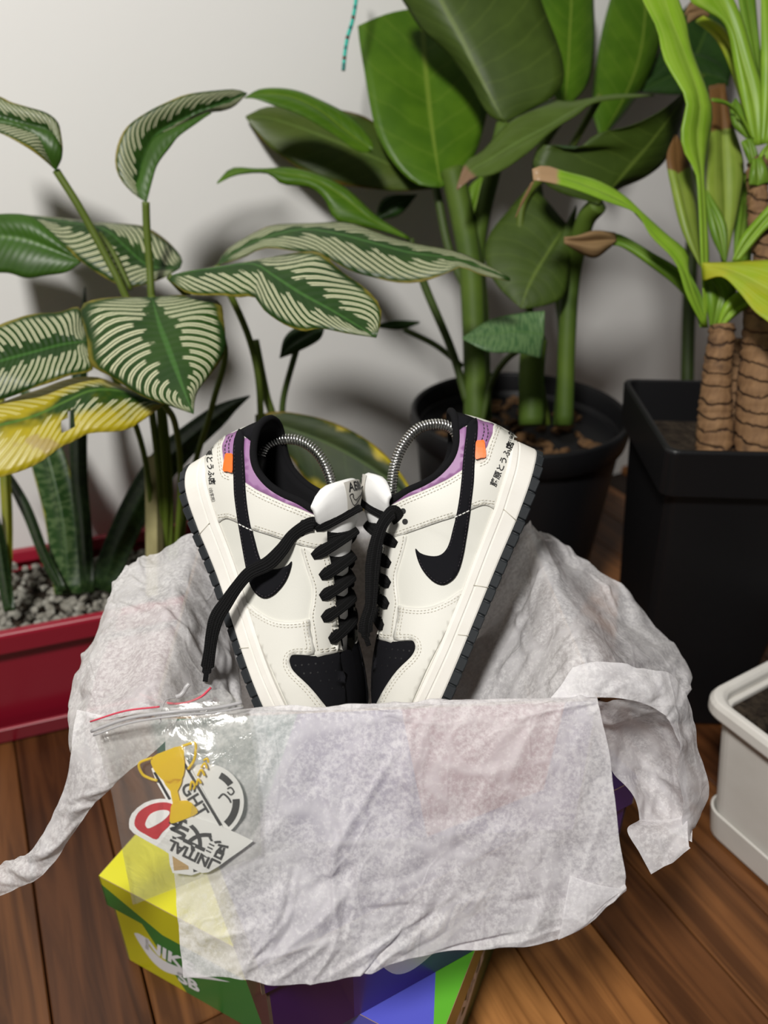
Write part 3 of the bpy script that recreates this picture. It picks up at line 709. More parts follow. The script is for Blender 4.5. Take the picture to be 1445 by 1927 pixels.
def lathe(prof, n=48):
    V, Fc = [], []
    for r, z in prof: V += [Vector((r*math.cos(2*math.pi*j/n), r*math.sin(2*math.pi*j/n), z)) for j in range(n)]
    for i in range(len(prof)-1):
        for j in range(n): k = (j+1) % n; Fc.append((i*n+j, i*n+k, (i+1)*n+k, (i+1)*n+j))
    Fc.append(tuple(range(n))[::-1]); return V, Fc
rpt = empty('round_pot', (.192, 1.02, 0)); rpt.scale = (1, 1, .935)
o = mesh_obj('pot_body', *lathe([(.112, .0005), (.118, .006), (.146, .335), (.142, .335), (.128, .27)]), M_BLK, rpt); bevel(o)
o = mesh_obj('rim', *lathe([(.145, .325), (.152, .327), (.155, .345), (.154, .362), (.150, .365), (.146, .362), (.143, .335)]), M_BLK, rpt); bevel(o, .001)
mesh_obj('soil', *lathe([(.131, .28), (.131, .300), (.10, .312), (.04, .318), (.001, .319)]), M_SOIL, rpt)
parts = []
for _ in range(110):
    a = rg.uniform(0, 6.28); r = .122*math.sqrt(rg.random()); s = rg.uniform(.007, .018); R_ = Matrix.Rotation(rg.uniform(0, 6), 3, (rg.random()-.5, rg.random()-.5, rg.random()+.2))
    c = Vector((r*math.cos(a), r*math.sin(a), .322+rg.uniform(-.003, .008))); parts.append(([c+R_ @ Vector((p.x*s, p.y*s*.6, p.z*s*.35)) for p in ico_v], ico_f))
g = join(parts); tag(mesh_obj('bark_chips', g[0], g[1], M_CHIP, rpt, smooth=False), kind='stuff')
tag(rpt, 'round black plastic pot with bark chips below the big green leaves', 'plant pot')

sqp = empty('square_planter', (.402, .812, 0)); sqp.rotation_euler = (0, 0, math.radians(-3))
rpot(sqp, 'planter_body', [(.0005, .062, .062), (.006, .066, .066), (.372, .094, .094), (.372, .089, .089), (.30, .084, .084)], M_BLK, .010)
rpot(sqp, 'rim', [(.366, .094, .094), (.366, .103, .103), (.418, .107, .107), (.421, .106, .106), (.421, .101, .101), (.36, .089, .089)], M_BLK, .012)
V, Fc = loft([ring(0, 0, .34, .089, .089, .01), ring(0, 0, .372, .089, .089, .01)], True, True); mesh_obj('soil', V, Fc, M_SOIL, sqp, smooth=False)
tag(sqp, 'tall square black plastic planter holding two brown cane trunks', 'planter')

wpt = empty('white_planter', (.335+.5*.17+.866*.09, .598-.866*.17+.5*.09, 0)); wpt.rotation_euler = (0, 0, math.radians(30))
# local x runs along e2, local y along -e1
rpot(wpt, 'planter_body', [(.012, .062, .138), (.02, .066, .142), (.185, .084, .160), (.185, .078, .154), (.10, .07, .147)], M_WHT, .018)
rpot(wpt, 'rim', [(.178, .083, .159), (.176, .0905, .170), (.180, .0935, .1725), (.192, .0940, .1730), (.198, .0915, .1705), (.198, .0855, .1645), (.194, .0815, .1605), (.17, .080, .158)], M_WHT, .022)
rpot(wpt, 'saucer', [(.0005, .064, .140), (.004, .068, .144), (.042, .073, .149), (.043, .071, .147), (.008, .066, .142)], M_WHT, .02)
V, Fc = loft([ring(0, 0, .15, .079, .155, .018), ring(0, 0, .180, .079, .155, .018)], True, True); o = mesh_obj('soil', V, Fc, M_SOIL, wpt, smooth=False)
parts = []
for _ in range(260):
    s = rg.uniform(.003, .009); R_ = Matrix.Rotation(rg.uniform(0, 6), 3, (rg.random(), rg.random(), rg.random()+.01)); c = Vector((rg.uniform(-.074, .074), rg.uniform(-.15, .15), .181))
    parts.append(([c+R_ @ Vector((p.x*s, p.y*s, p.z*s*.7)) for p in ico_v], ico_f))
g = join(parts); tag(mesh_obj('soil_clods', g[0], g[1], M_SOIL, wpt, smooth=False), kind='stuff')
tag(wpt, 'white rectangular plastic planter with dark soil at the right edge', 'planter')

# ------------------------------------------------------------------ leaf materials
class NB_:
    def __init__(s, name):
        s.m = bpy.data.materials.new(name); s.m.use_nodes = True; s.nt = s.m.node_tree; s.b = s.nt.nodes['Principled BSDF']
    def n(s, t, **kw):
        q = s.nt.nodes.new(t)
        for k, v in kw.items(): setattr(q, k, v)
        return q
    def L(s, a, b): s.nt.links.new(a, b)
    def M(s, op, a, b=None, c=None, clamp=False):
        q = s.n('ShaderNodeMath', operation=op, use_clamp=clamp)
        for i, x in enumerate((a, b, c)):
            if x is None: continue
            if hasattr(x, 'is_linked'): s.L(x, q.inputs[i])
            else: q.inputs[i].default_value = x
        return q.outputs[0]
    def sm(s, x, a, b):
        q = s.n('ShaderNodeMapRange', interpolation_type='SMOOTHSTEP'); s.L(x, q.inputs[0]); q.inputs[1].default_value = a; q.inputs[2].default_value = b; return q.outputs[0]
    def mix(s, f, a, b):
        q = s.n('ShaderNodeMix', data_type='RGBA')
        if hasattr(f, 'is_linked'): s.L(f, q.inputs[0])
        else: q.inputs[0].default_value = f
        for i, x in ((6, a), (7, b)):
            if hasattr(x, 'is_linked'): s.L(x, q.inputs[i])
            else: q.inputs[i].default_value = (*x, 1)
        return q.outputs[2]
def leaf_mat(name, base, alt, mid, kind='plain', veins=14, slope=2.6, edge=None, tip=None, rough=.38, trans=.28, pale=(.82, .82, .54), yel=0.0):
    k = NB_(name); uv = k.n('ShaderNodeUVMap'); sx = k.n('ShaderNodeSeparateXYZ'); k.L(uv.outputs[0], sx.inputs[0]); u, v = sx.outputs[0], sx.outputs[1]
    w = k.M('ABSOLUTE', k.M('MULTIPLY_ADD', v, 2.0, -1.0))
    tc = k.n('ShaderNodeTexCoord'); nz = k.n('ShaderNodeTexNoise'); nz.inputs['Scale'].default_value = 22; nz.inputs['Detail'].default_value = 3; k.L(tc.outputs['Object'], nz.inputs['Vector'])
    nz2 = k.n('ShaderNodeTexNoise'); nz2.inputs['Scale'].default_value = 90; nz2.inputs['Detail'].default_value = 3; k.L(tc.outputs['Object'], nz2.inputs['Vector'])
    N1, N2 = nz.outputs['Fac'], nz2.outputs['Fac']
    s_ = k.M('SUBTRACT', k.M('MULTIPLY', u, float(veins)), k.M('MULTIPLY', k.M('POWER', w, 1.25), slope)); s_ = k.M('ADD', s_, k.M('MULTIPLY', N1, .5))
    fr = k.M('FRACT', s_)
    col = k.mix(k.sm(N1, .35, .7), base, alt); height = k.M('ABSOLUTE', k.M('SUBTRACT', fr, .5))
    if kind == 'pin':
        def line(c, hw): return k.M('SUBTRACT', 1.0, k.sm(k.M('ABSOLUTE', k.M('SUBTRACT', fr, c)), hw*.7, hw))
        taper = k.M('SUBTRACT', 1.0, k.sm(w, .80, .93))
        st = k.sm(k.M('ADD', w, k.M('MULTIPLY', k.M('SUBTRACT', N2, .5), .5)), .17, .24)
        # start of each stripe varies from vein to vein
        fl = k.M('FRACT', k.M('MULTIPLY', k.M('FLOOR', s_), .381)); st2 = k.sm(k.M('SUBTRACT', w, k.M('MULTIPLY', fl, .25)), .10, .14)
        ln = k.M('MAXIMUM', line(.25, .105), line(.56, .10))
        ln = k.M('MULTIPLY', k.M('MULTIPLY', ln, taper), k.M('MULTIPLY', st, st2)); ln = k.M('MULTIPLY', ln, k.M('MULTIPLY', k.sm(u, .03, .08), k.M('SUBTRACT', 1.0, k.sm(u, .95, .99))))
        col = k.mix(k.M('MULTIPLY', ln, .93), col, pale)
    elif kind == 'plain':
        vein = k.M('SUBTRACT', 1.0, k.sm(k.M('ABSOLUTE', k.M('SUBTRACT', fr, .5)), .0, .10)); col = k.mix(k.M('MULTIPLY', vein, .18), col, mid)
    elif kind == 'mottle':
        wv = k.n('ShaderNodeTexNoise'); wv.inputs['Scale'].default_value = 1; mp = k.n('ShaderNodeMapping'); mp.inputs['Scale'].default_value = (42, 3.5, 1); k.L(uv.outputs[0], mp.inputs[0]); k.L(mp.outputs[0], wv.inputs['Vector'])
        col = k.mix(k.sm(wv.outputs['Fac'], .45, .6), base, alt)
    elif kind == 'strap':
        mp = k.n('ShaderNodeMapping'); mp.inputs['Scale'].default_value = (1.5, 26, 1); k.L(uv.outputs[0], mp.inputs[0]); wv = k.n('ShaderNodeTexNoise'); wv.inputs['Scale'].default_value = 1; k.L(mp.outputs[0], wv.inputs['Vector'])
        col = k.mix(k.M('MULTIPLY', k.sm(wv.outputs['Fac'], .4, .65), .55), col, mid)
    if yel > 0:   # ageing: yellow, then dry tan patches away from the midrib
        a = k.sm(k.M('ADD', k.M('MULTIPLY', w, .55), k.M('ADD', k.M('MULTIPLY', N1, .9), k.M('MULTIPLY', u, .35))), 1.12-yel, 1.36-yel)
        col = k.mix(a, col, k.mix(k.M('MULTIPLY', ln if kind == 'pin' else 0.0, .8), (.50, .40, .012), (.80, .74, .30)))
        b_ = k.sm(k.M('ADD', N1, k.M('MULTIPLY', w, .25)), .76, .82); col = k.mix(k.M('MULTIPLY', b_, yel*1.6, clamp=True), col, k.mix(N2, (.30, .18, .06), (.62, .47, .22)))
    m_ = k.M('SUBTRACT', 1.0, k.sm(w, .02, .055)); col = k.mix(k.M('MULTIPLY', m_, .8), col, mid)
    if edge:
        e_ = k.sm(k.M('ADD', w, k.M('MULTIPLY', k.M('SUBTRACT', N1, .5), .35)), .93, 1.0); col = k.mix(e_, col, edge)
    if tip:
        t_ = k.sm(k.M('ADD', u, k.M('MULTIPLY', k.M('SUBTRACT', N2, .5), .03)), tip[1]-.012, tip[1]+.012); col = k.mix(t_, col, tip[0])
    k.L(col, k.b.inputs['Base Color']); k.b.inputs['Roughness'].default_value = rough; k.b.inputs['Specular IOR Level'].default_value = .35
    bp = k.n('ShaderNodeBump'); bp.inputs['Strength'].default_value = {'pin': .25, 'plain': .10}.get(kind, 0.0); bp.inputs['Distance'].default_value = .003; k.L(height, bp.inputs['Height']); k.L(bp.outputs[0], k.b.inputs['Normal'])
    t = k.n('ShaderNodeBsdfTranslucent'); k.L(col, t.inputs[0]); ms = k.n('ShaderNodeMixShader'); ms.inputs[0].default_value = trans
    k.L(k.b.outputs[0], ms.inputs[1]); k.L(t.outputs[0], ms.inputs[2]); k.L(ms.outputs[0], k.nt.nodes['Material Output'].inputs[0])
    return k.m
DK = (.018, .056, .008); DK2 = (.030, .080, .010)
BRN = (.36, .24, .07)
LM = dict(
 pin=leaf_mat('pinstripe_leaf', DK, DK2, (.06, .17, .03), 'pin', 21, 5.2, edge=(.30, .26, .04)),
 pinr=leaf_mat('pinstripe_leaf_narrow', DK, DK2, (.07, .19, .04), 'pin', 22, 5.4, edge=(.36, .30, .08)),
 piny=leaf_mat('pinstripe_leaf_yellowing', DK, DK2, (.10, .22, .03), 'pin', 20, 4.6, edge=(.5, .40, .06), yel=.42),
 pinb=leaf_mat('pinstripe_leaf_underside', (.050, .135, .012), (.04, .10, .012), (.10, .22, .03), 'plain', 15, 3.0),
 pinm=leaf_mat('pinstripe_leaf_faint', (.05, .16, .03), (.09, .22, .06), (.07, .24, .04), 'pin', 14, 2.2, pale=(.36, .46, .22), edge=(.2, .3, .05)),
 dief=leaf_mat('broad_green_leaf', (.062, .150, .006), (.090, .195, .009), (.20, .30, .035), 'plain', 9, 1.6),
 diefd=leaf_mat('broad_dark_leaf', (.048, .084, .009), (.064, .108, .013), (.15, .22, .035), 'plain', 10, 1.6, rough=.5),
 diefo=leaf_mat('olive_leaf', (.085, .125, .020), (.06, .10, .018), (.13, .20, .04), 'plain', 10, 2, edge=(.22, .14, .02)),
 diefb=leaf_mat('olive_leaf_dry_tip', (.085, .135, .022), (.10, .16, .028), (.15, .24, .05), 'plain', 8, 2, tip=((.26, .16, .09), .90)),
 vdark=leaf_mat('very_dark_leaf', (.020, .055, .010), (.028, .075, .012), (.06, .12, .02), 'plain', 9, 2),
 agla=leaf_mat('spotted_leaf', (.13, .23, .09), (.06, .14, .05), (.10, .2, .06), 'mottle'),
 drac=leaf_mat('lime_strap_leaf', (.22, .42, .018), (.30, .52, .030), (.42, .60, .10), 'strap', edge=None, trans=.35),
 dracd=leaf_mat('green_strap_leaf', (.10, .22, .012), (.15, .30, .018), (.28, .42, .06), 'strap', trans=.3),
 dract=leaf_mat('lime_strap_leaf_dry_tip', (.20, .40, .018), (.28, .50, .026), (.42, .60, .10), 'strap', tip=((.50, .33, .18), .90), trans=.35),
 dracy=leaf_mat('yellow_strap_leaf', (.36, .50, .02), (.52, .50, .02), (.5, .6, .1), 'strap', trans=.35),
 dracb=leaf_mat('pale_strap_leaf_dry_tip', (.20, .30, .03), (.28, .38, .05), (.36, .46, .1), 'strap', tip=((.18, .09, .03), .74), trans=.3),
 dry=leaf_mat('dry_brown_leaf', (.15, .085, .035), (.24, .15, .07), (.28, .18, .08), 'strap', trans=.1, rough=.8),
 snake=leaf_mat('snake_leaf', (.020, .055, .012), (.075, .125, .045), (.04, .09, .02), 'mottle', edge=(.30, .30, .02), trans=.05),
 lowl=leaf_mat('low_leaf', (.016, .032, .007), (.030, .045, .008), (.06, .10, .02), 'plain', 9, 2, edge=(.20, .13, .015), trans=.1, rough=.6, yel=.09),
 snaked=leaf_mat('snake_leaf_dark', (.012, .030, .008), (.025, .050, .014), (.02, .05, .012), 'mottle', trans=.05),
 snakey=leaf_mat('snake_leaf_yellow', (.26, .26, .015), (.16, .20, .015), (.2, .22, .02), 'strap', trans=.1))
LM['stem'] = mat('leaf_stem_green', (.085, .125, .014), .55, .3); LM['stemd'] = mat('leaf_stem_dark', (.045, .075, .012), .5, .4); LM['cane'] = mat('thick_green_cane', (.075, .125, .014), .6, .25, var=(14, (.035, .07, .010), .8))

def leaf(par, mid, L, R, m, mb='pinb', dl=0.0, dr=0.0, n=30, arch=.004, name='leaf', flip=False, wav=.0, hole=None):
    """blade lofted from edge - midrib - edge; photo positions, depth along the view axis carried by the midrib"""
    nm = 7
    M3 = resample(cr(mid, 8), n); L2 = resample(cr([(*p[:2], 0) for p in L], 6), n); R2 = resample(cr([(*p[:2], 0) for p in R], 6), n)
    rows = []
    for i in range(n):
        u = i/(n-1); k = math.sin(math.pi*min(1, u*1.02))**.7; d = M3[i][2]
        a, c, b = W(L2[i][0], L2[i][1], d+dl*k), W(*M3[i]), W(R2[i][0], R2[i][1], d+dr*k); r = []
        for j in range(2*nm+1):
            t = j/nm-1
            q = c.lerp(a, -t) if t < 0 else c.lerp(b, t)
            h = arch*k*math.sin(math.pi*abs(t)) + wav*k*math.sin(u*21+t*2.2)*abs(t)**2
            r.append(q-A_F*h)
        rows.append(r)
    nw = 2*nm+1; V = [p for r in rows for p in r]; Fc, uv = [], [(i/(n-1), j/(nw-1)) for i in range(n) for j in range(nw)]
    for i in range(n-1):
        for j in range(nw-1):
            if hole and (i, j) in hole: continue
            q = (i*nw+j, i*nw+j+1, (i+1)*nw+j+1, (i+1)*nw+j); Fc.append(q if flip else q[::-1])
    base = par.matrix_world.inverted() if par else Matrix()
    # front faces look at the camera unless flipped
    mid_f = Fc[len(Fc)//2]; nn = (V[mid_f[1]]-V[mid_f[0]]).cross(V[mid_f[2]]-V[mid_f[0]])
    if (nn.dot(CAM_P-V[mid_f[0]]) < 0) != flip: Fc = [q[::-1] for q in Fc]
    o = mesh_obj(name, [base @ p for p in V], Fc, [LM[m], LM[mb]], par, uv=uv); solid(o, .0006, -1, 1)
    return o
def stem(par, pts, r, m='stem', name='stem', r1=None):
    P = cr([W(*p) for p in pts], 8); n = len(P); base = par.matrix_world.inverted()
    v, f = tube(P, [r+(((r1 if r1 is not None else r)-r)*i/(n-1)) for i in range(n)], 9); return mesh_obj(name, [base @ Vector(x) for x in v], f, LM[m], par)
def Z1(x, y): return (x*.4153, 150+y*.4153)          # tracing sheets of the plant corners
def Z2(x, y): return (300+x*.4706, 150+y*.4706)
def Z3(x, y): return (640+x*.5571, y*.5571)
def Z4(x, y): return (x*.3322, 150+y*.3322)
def Z5(x, y): return (1180+x*.3424, y*.3425)
def S(z, pts): return [z(*p[:2]) for p in pts]
def SD(z, pts): return [(*z(*p[:2]), p[2]) for p in pts]
bpy.context.view_layer.update()

# ------------------------------------------------------------------ pinstripe plant
cal = empty('pinstripe_plant', WF(300, 1085, .16)); bpy.context.view_layer.update()
leaf(cal, SD(Z1, [(688, 985, .80), (728, 1120, .775), (788, 1280, .75), (835, 1410, .733), (876, 1512, .722)]),
     S(Z1, [(688, 985), (540, 985), (385, 1008), (362, 1060), (398, 1180), (410, 1290), (500, 1345), (640, 1432), (780, 1482), (876, 1515)]),
     S(Z1, [(688, 985), (830, 974), (985, 1000), (1012, 1080), (1022, 1220), (965, 1318), (905, 1400), (884, 1450), (878, 1515)]), 'pin', dl=.02, dr=.03, wav=.002)
leaf(cal, SD(Z2, [(30, 788, .80), (110, 768, .795), (220, 752, .79), (370, 734, .78), (455, 782, .765), (560, 852, .75), (700, 930, .735), (866, 1030, .72)]),
     S(Z2, [(30, 790), (80, 835), (140, 862), (250, 862), (320, 868), (378, 868), (420, 925), (500, 978), (580, 1005), (640, 995), (740, 1012), (866, 1032)]),
     S(Z2, [(32, 786), (110, 766), (220, 749), (370, 730), (470, 700), (600, 688), (650, 696), (730, 765), (820, 830), (880, 900), (886, 960), (868, 1030)]), 'pin', dl=-.015, dr=.03, wav=.0025)
leaf(cal, SD(Z2, [(228, 742, .86), (300, 690, .86), (400, 640, .855), (560, 598, .85), (700, 612, .84), (850, 650, .835), (1000, 690, .83), (1150, 712, .825), (1290, 752, .82), (1402, 796, .815)]),
     S(Z2, [(228, 742), (275, 672), (400, 602), (480, 577), (650, 570), (760, 572), (900, 618), (1050, 660), (1200, 690), (1310, 742), (1402, 792)]),
     S(Z2, [(228, 742), (330, 712), (420, 672), (560, 690), (650, 702), (760, 760), (850, 790), (950, 812), (1050, 806), (1150, 772), (1205, 748), (1290, 782), (1402, 806)]), 'pinr', dl=.03, dr=-.02, wav=.002)
leaf(cal, SD(Z4, [(822, 690, .84), (790, 560, .845), (830, 410, .85), (900, 300, .855), (1040, 225, .86), (1180, 165, .865), (1300, 120, .87), (1400, 75, .875)]),
     S(Z4, [(822, 690), (750, 640), (680, 560), (652, 470), (668, 360), (720, 265), (830, 185), (960, 120), (1070, 80), (1250, 58), (1340, 55), (1400, 75)]),
     S(Z4, [(826, 690), (850, 600), (885, 480), (960, 380), (1000, 320), (1100, 240), (1180, 190), (1260, 178), (1330, 150), (1400, 80)]), 'pinr', dl=-.02, dr=.012)
# pale underside of the arched leaf
leaf(cal, SD(Z4, [(826, 694, .838), (850, 590, .84), (890, 480, .842), (960, 375, .846), (1050, 290, .85), (1180, 188, .856)]),
     S(Z4, [(826, 694), (760, 640), (790, 540), (815, 440), (870, 330), (960, 285), (1080, 230), (1180, 183)]),
     S(Z4, [(830, 694), (856, 590), (890, 480), (965, 378), (1010, 320), (1100, 255), (1200, 190)]), 'pinb', name='leaf', arch=.002)
leaf(cal, SD(Z4, [(318, 515, .82), (280, 300, .815), (180, 262, .81), (0, 215, .80), (-160, 190, .79)]),
     S(Z4, [(318, 515), (355, 420), (345, 300), (325, 235), (260, 185), (150, 152), (60, 125), (0, 95), (-160, 40)]),
     S(Z4, [(318, 515), (270, 470), (180, 400), (80, 340), (0, 300), (-160, 240)]), 'pin', dl=.0, dr=-.03)
leaf(cal, SD(Z4, [(318, 517, .815), (255, 430, .805), (140, 340, .80), (0, 268, .79), (-160, 215, .785)]),
     S(Z4, [(318, 517), (354, 420), (300, 300), (200, 262), (100, 238), (0, 225), (-160, 200)]),
     S(Z4, [(318, 517), (260, 465), (180, 400), (80, 340), (0, 300), (-160, 240)]), 'pinb')
leaf(cal, SD(Z4, [(1020, 1065, .90), (920, 1070, .90), (815, 1040, .90), (700, 935, .90), (585, 842, .90), (350, 800, .90), (130, 767, .895)]),
     S(Z4, [(1022, 1062), (1030, 1010), (950, 915), (830, 835), (700, 815), (520, 800), (330, 780), (130, 763)]),
     S(Z4, [(1020, 1068), (950, 1110), (880, 1140), (760, 1172), (670, 1160), (560, 1100), (460, 1030), (370, 950), (260, 850), (130, 770)]), 'pin', dl=.03, dr=-.02)
leaf(cal, SD(Z4, [(460, 1030, .885), (300, 960, .88), (120, 900, .875), (-120, 880, .87)]),
     S(Z4, [(460, 1028), (380, 950), (280, 850), (180, 775), (60, 758), (-120, 770)]),
     S(Z4, [(460, 1034), (380, 1090), (260, 1110), (150, 1125), (40, 1095), (-120, 1100)]), 'pinb')
leaf(cal, SD(Z1, [(395, 1185, .80), (280, 1200, .79), (150, 1235, .775), (0, 1275, .76), (-140, 1320, .75)]),
     S(Z1, [(395, 1185), (385, 1110), (355, 1030), (250, 1055), (120, 1065), (60, 1085), (0, 1112), (-140, 1180)]),
     S(Z1, [(395, 1190), (420, 1300), (400, 1325), (300, 1345), (150, 1400), (60, 1430), (0, 1452), (-140, 1500)]), 'pin', dl=.03, dr=-.01, wav=.002)
leaf(cal, SD(Z1, [(745, 1470, .80), (560, 1410, .79), (420, 1405, .78), (300, 1455, .77), (160, 1520, .755), (0, 1562, .74), (-150, 1590, .73)]),
     S(Z1, [(745, 1468), (640, 1420), (520, 1375), (430, 1345), (300, 1360), (150, 1410), (0, 1465), (-150, 1500)]),
     S(Z1, [(745, 1472), (650, 1540), (560, 1590), (400, 1602), (330, 1640), (285, 1660), (200, 1722), (100, 1770), (0, 1802), (-150, 1840)]), 'piny', dl=.03, dr=-.02, wav=.002,
     hole={(13, 10), (13, 11), (14, 10), (14, 11), (13, 9)})
for st_, r in (([(*Z4(318, 515), .82), (*Z4(430, 690, ), .83), (*Z4(510, 830), .84), (*Z4(600, 1000), .85), (*Z4(700, 1200), .86), (265, 640, .88), (300, 900, .94), (300, 1060, .98)], .0042),
              ([(*Z4(826, 692), .84), (*Z4(832, 850), .85), (*Z4(848, 1050), .86), (*Z4(858, 1234), .865), (290, 640, .88), (310, 900, .94), (312, 1060, .98)], .0042),
              ([(287, 560, .80), (292, 600, .84), (300, 700, .89), (320, 900, .95), (320, 1060, .98)], .0035),
              ([(318, 520, .80), (420, 640, .86), (400, 760, .90), (360, 900, .95), (335, 1060, .98)], .0035),
              ([(407, 499, .86), (470, 640, .90), (490, 760, .92), (480, 900, .95), (420, 1060, .97)], .004),
              ([(164, 645, .80), (210, 700, .86), (270, 850, .93), (295, 1060, .97)], .0035),
              ([(309, 761, .80), (330, 800, .86), (340, 900, .92), (330, 1060, .97)], .0035),
              ([(480, 640, .94), (500, 740, .945), (515, 800, .95), (510, 900, .955)], .005)):
    stem(cal, st_, r, name='stem')
stem(cal, [(*Z4(560, 870), .87), (*Z4(640, 980), .875), (*Z4(740, 1190), .88)], .003, 'stem', name='dry_stem')
tag(cal, 'pinstriped leafy plant with white lined leaves growing on the left', 'plant')

# ------------------------------------------------------------------ broad-leaved plant in the round pot
dif = empty('broad_leaf_plant', (.184, 1.02, .32)); bpy.context.view_layer.update()
K2 = lambda x, y: (640+x*.33218, y*.33218)
leaf(dif, SD(K2, [(570, 1060, 1.02), (545, 900, 1.03), (510, 650, 1.04), (480, 350, 1.05), (468, 170, 1.06), (455, -60, 1.07), (440, -260, 1.08)]),
     S(K2, [(565, 1062), (430, 1040), (300, 920), (210, 760), (170, 600), (140, 420), (105, 200), (98, 0), (130, -180), (440, -265)]),
     S(K2, [(575, 1060), (680, 1000), (770, 860), (830, 650), (850, 450), (830, 200), (780, 0), (680, -180), (440, -265)]), 'dief', 'dief', dl=-.02, dr=.02)
leaf(dif, SD(K2, [(930, 690, .97), (860, 570, .965), (760, 390, .96), (680, 220, .955), (600, 70, .95), (540, -60, .945), (470, -260, .94)]),
     S(K2, [(925, 690), (830, 640), (700, 420), (600, 300), (470, 180), (390, 60), (335, -30), (320, -150), (470, -262)]),
     S(K2, [(935, 692), (1080, 620), (1215, 540), (1270, 440), (1240, 260), (1160, 60), (1100, -60), (900, -220), (470, -262)]), 'diefd', 'diefd', dl=.02, dr=.015, wav=.0015)
leaf(dif, SD(K2, [(1270, 620, 1.06), (1290, 400, 1.07), (1300, 200, 1.08), (1310, 0, 1.09), (1300, -220, 1.1)]),
     S(K2, [(1265, 622), (1180, 480), (1130, 300), (1110, 100), (1130, -60), (1300, -225)]),
     S(K2, [(1275, 622), (1400, 480), (1440, 280), (1440, 60), (1420, -100), (1300, -225)]), 'dief', 'dief', dl=.0, dr=.02)
leaf(dif, SD(Z3, [(880, 470, 1.14), (960, 330, 1.15), (1010, 200, 1.16), (1030, 60, 1.17), (1030, -80, 1.18)]),
     S(Z3, [(878, 470), (850, 350), (870, 180), (900, 40), (940, -60), (1030, -85)]),
     S(Z3, [(885, 472), (980, 360), (1050, 240), (1085, 120), (1085, 0), (1030, -85)]), 'dief', 'dief', dr=.03)
leaf(dif, SD(Z3, [(1060, 322, 1.0), (930, 328, .99), (830, 352, .98), (700, 430, .965), (600, 480, .955), (500, 540, .945), (440, 575, .94), (395, 640, .935)]),
     S(Z3, [(1060, 318), (930, 318), (850, 330), (770, 342), (720, 336), (630, 362), (560, 420), (480, 510), (425, 545), (392, 636)]),
     S(Z3, [(1060, 325), (940, 335), (850, 352), (800, 390), (720, 440), (630, 520), (540, 580), (480, 598), (450, 600), (398, 640)]), 'diefb', 'diefb', dl=.02, dr=-.01)
leaf(dif, SD(Z2, [(1110, 430, 1.06), (900, 330, 1.05), (740, 260, 1.04), (560, 190, 1.03), (430, 150, 1.02), (345, 148, 1.015)]),
     S(Z2, [(1110, 420), (1000, 330), (860, 170), (720, 120), (560, 110), (430, 108), (345, 145)]),
     S(Z2, [(1110, 436), (950, 445), (760, 425), (640, 400), (520, 330), (420, 250), (345, 152)]), 'diefo', 'diefo', dl=.02)
leaf(dif, SD(Z2, [(850, 280, .96), (740, 200, .95), (640, 120, .94), (530, 68, .93), (420, 55, .92), (340, 72, .915)]),
     S(Z2, [(850, 285), (850, 245), (770, 150), (640, 78), (530, 38), (410, 35), (340, 70)]),
     S(Z2, [(850, 290), (790, 285), (690, 215), (560, 140), (450, 100), (380, 76), (340, 74)]), 'dief', 'dief', dl=.01, dr=-.01)
leaf(dif, SD(Z2, [(1000, 635, .97), (850, 560, .965), (740, 470, .96), (620, 400, .955), (500, 375, .95), (400, 362, .945), (300, 370, .94), (230, 415, .935)]),
     S(Z2, [(1000, 630), (870, 545), (750, 435), (640, 380), (520, 350), (400, 356), (290, 352), (230, 410)]),
     S(Z2, [(1000, 640), (850, 595), (710, 565), (660, 480), (600, 432), (490, 418), (430, 376), (310, 382), (230, 418)]), 'dief', 'dief', dl=.01)
leaf(dif, SD(Z3, [(765, 760, 1.0), (700, 860, .99), (640, 960, .98), (610, 1040, .975)]),
     S(Z3, [(765, 755), (650, 640), (560, 720), (500, 800), (490, 880), (530, 965), (610, 1042)]),
     S(Z3, [(768, 760), (800, 690), (780, 840), (760, 990), (700, 1030), (612, 1044)]), 'diefd', 'vdark', dl=.02)
leaf(dif, SD(Z3, [(870, 690, .93), (960, 590, .93), (1060, 470, .925), (1140, 360, .92), (1200, 265, .915), (1232, 255, .91)]),
     S(Z3, [(870, 690), (720, 640), (652, 560), (690, 488), (760, 502), (810, 498), (870, 450), (970, 430), (1080, 378), (1170, 300), (1190, 235), (1232, 252)]),
     S(Z3, [(872, 692), (940, 640), (1030, 600), (1100, 540), (1150, 430), (1170, 350), (1205, 290), (1232, 258)]), 'diefd', 'vdark', dl=-.02, dr=.03)
leaf(dif, SD(K2, [(730, 1280, 1.05), (760, 1180, 1.05), (790, 1080, 1.05), (800, 1000, 1.05)]), S(K2, [(728, 1280), (705, 1180), (730, 1060), (795, 1000)]), S(K2, [(732, 1280), (800, 1180), (815, 1080), (805, 1000)]), 'dracd', 'dracd')
leaf(dif, SD(Z2, [(860, 560, 1.1), (930, 500, 1.1), (1030, 460, 1.1)]), S(Z2, [(860, 560), (900, 470), (1030, 458)]), S(Z2, [(860, 565), (960, 540), (1030, 462)]), 'vdark', 'vdark')
leaf(dif, SD(Z2, [(480, 1110, .95), (520, 1060, .945), (600, 1010, .94), (660, 985, .935)]), S(Z2, [(480, 1110), (500, 1030), (560, 985), (660, 980)]), S(Z2, [(482, 1115), (560, 1085), (640, 1040), (662, 990)]), 'vdark', 'vdark')
leaf(dif, SD(Z2, [(860, 985, 1.05), (940, 975, 1.05), (1040, 970, 1.05)]), S(Z2, [(860, 980), (940, 962), (1040, 966)]), S(Z2, [(860, 990), (960, 1000), (1040, 975)]), 'vdark', 'vdark')
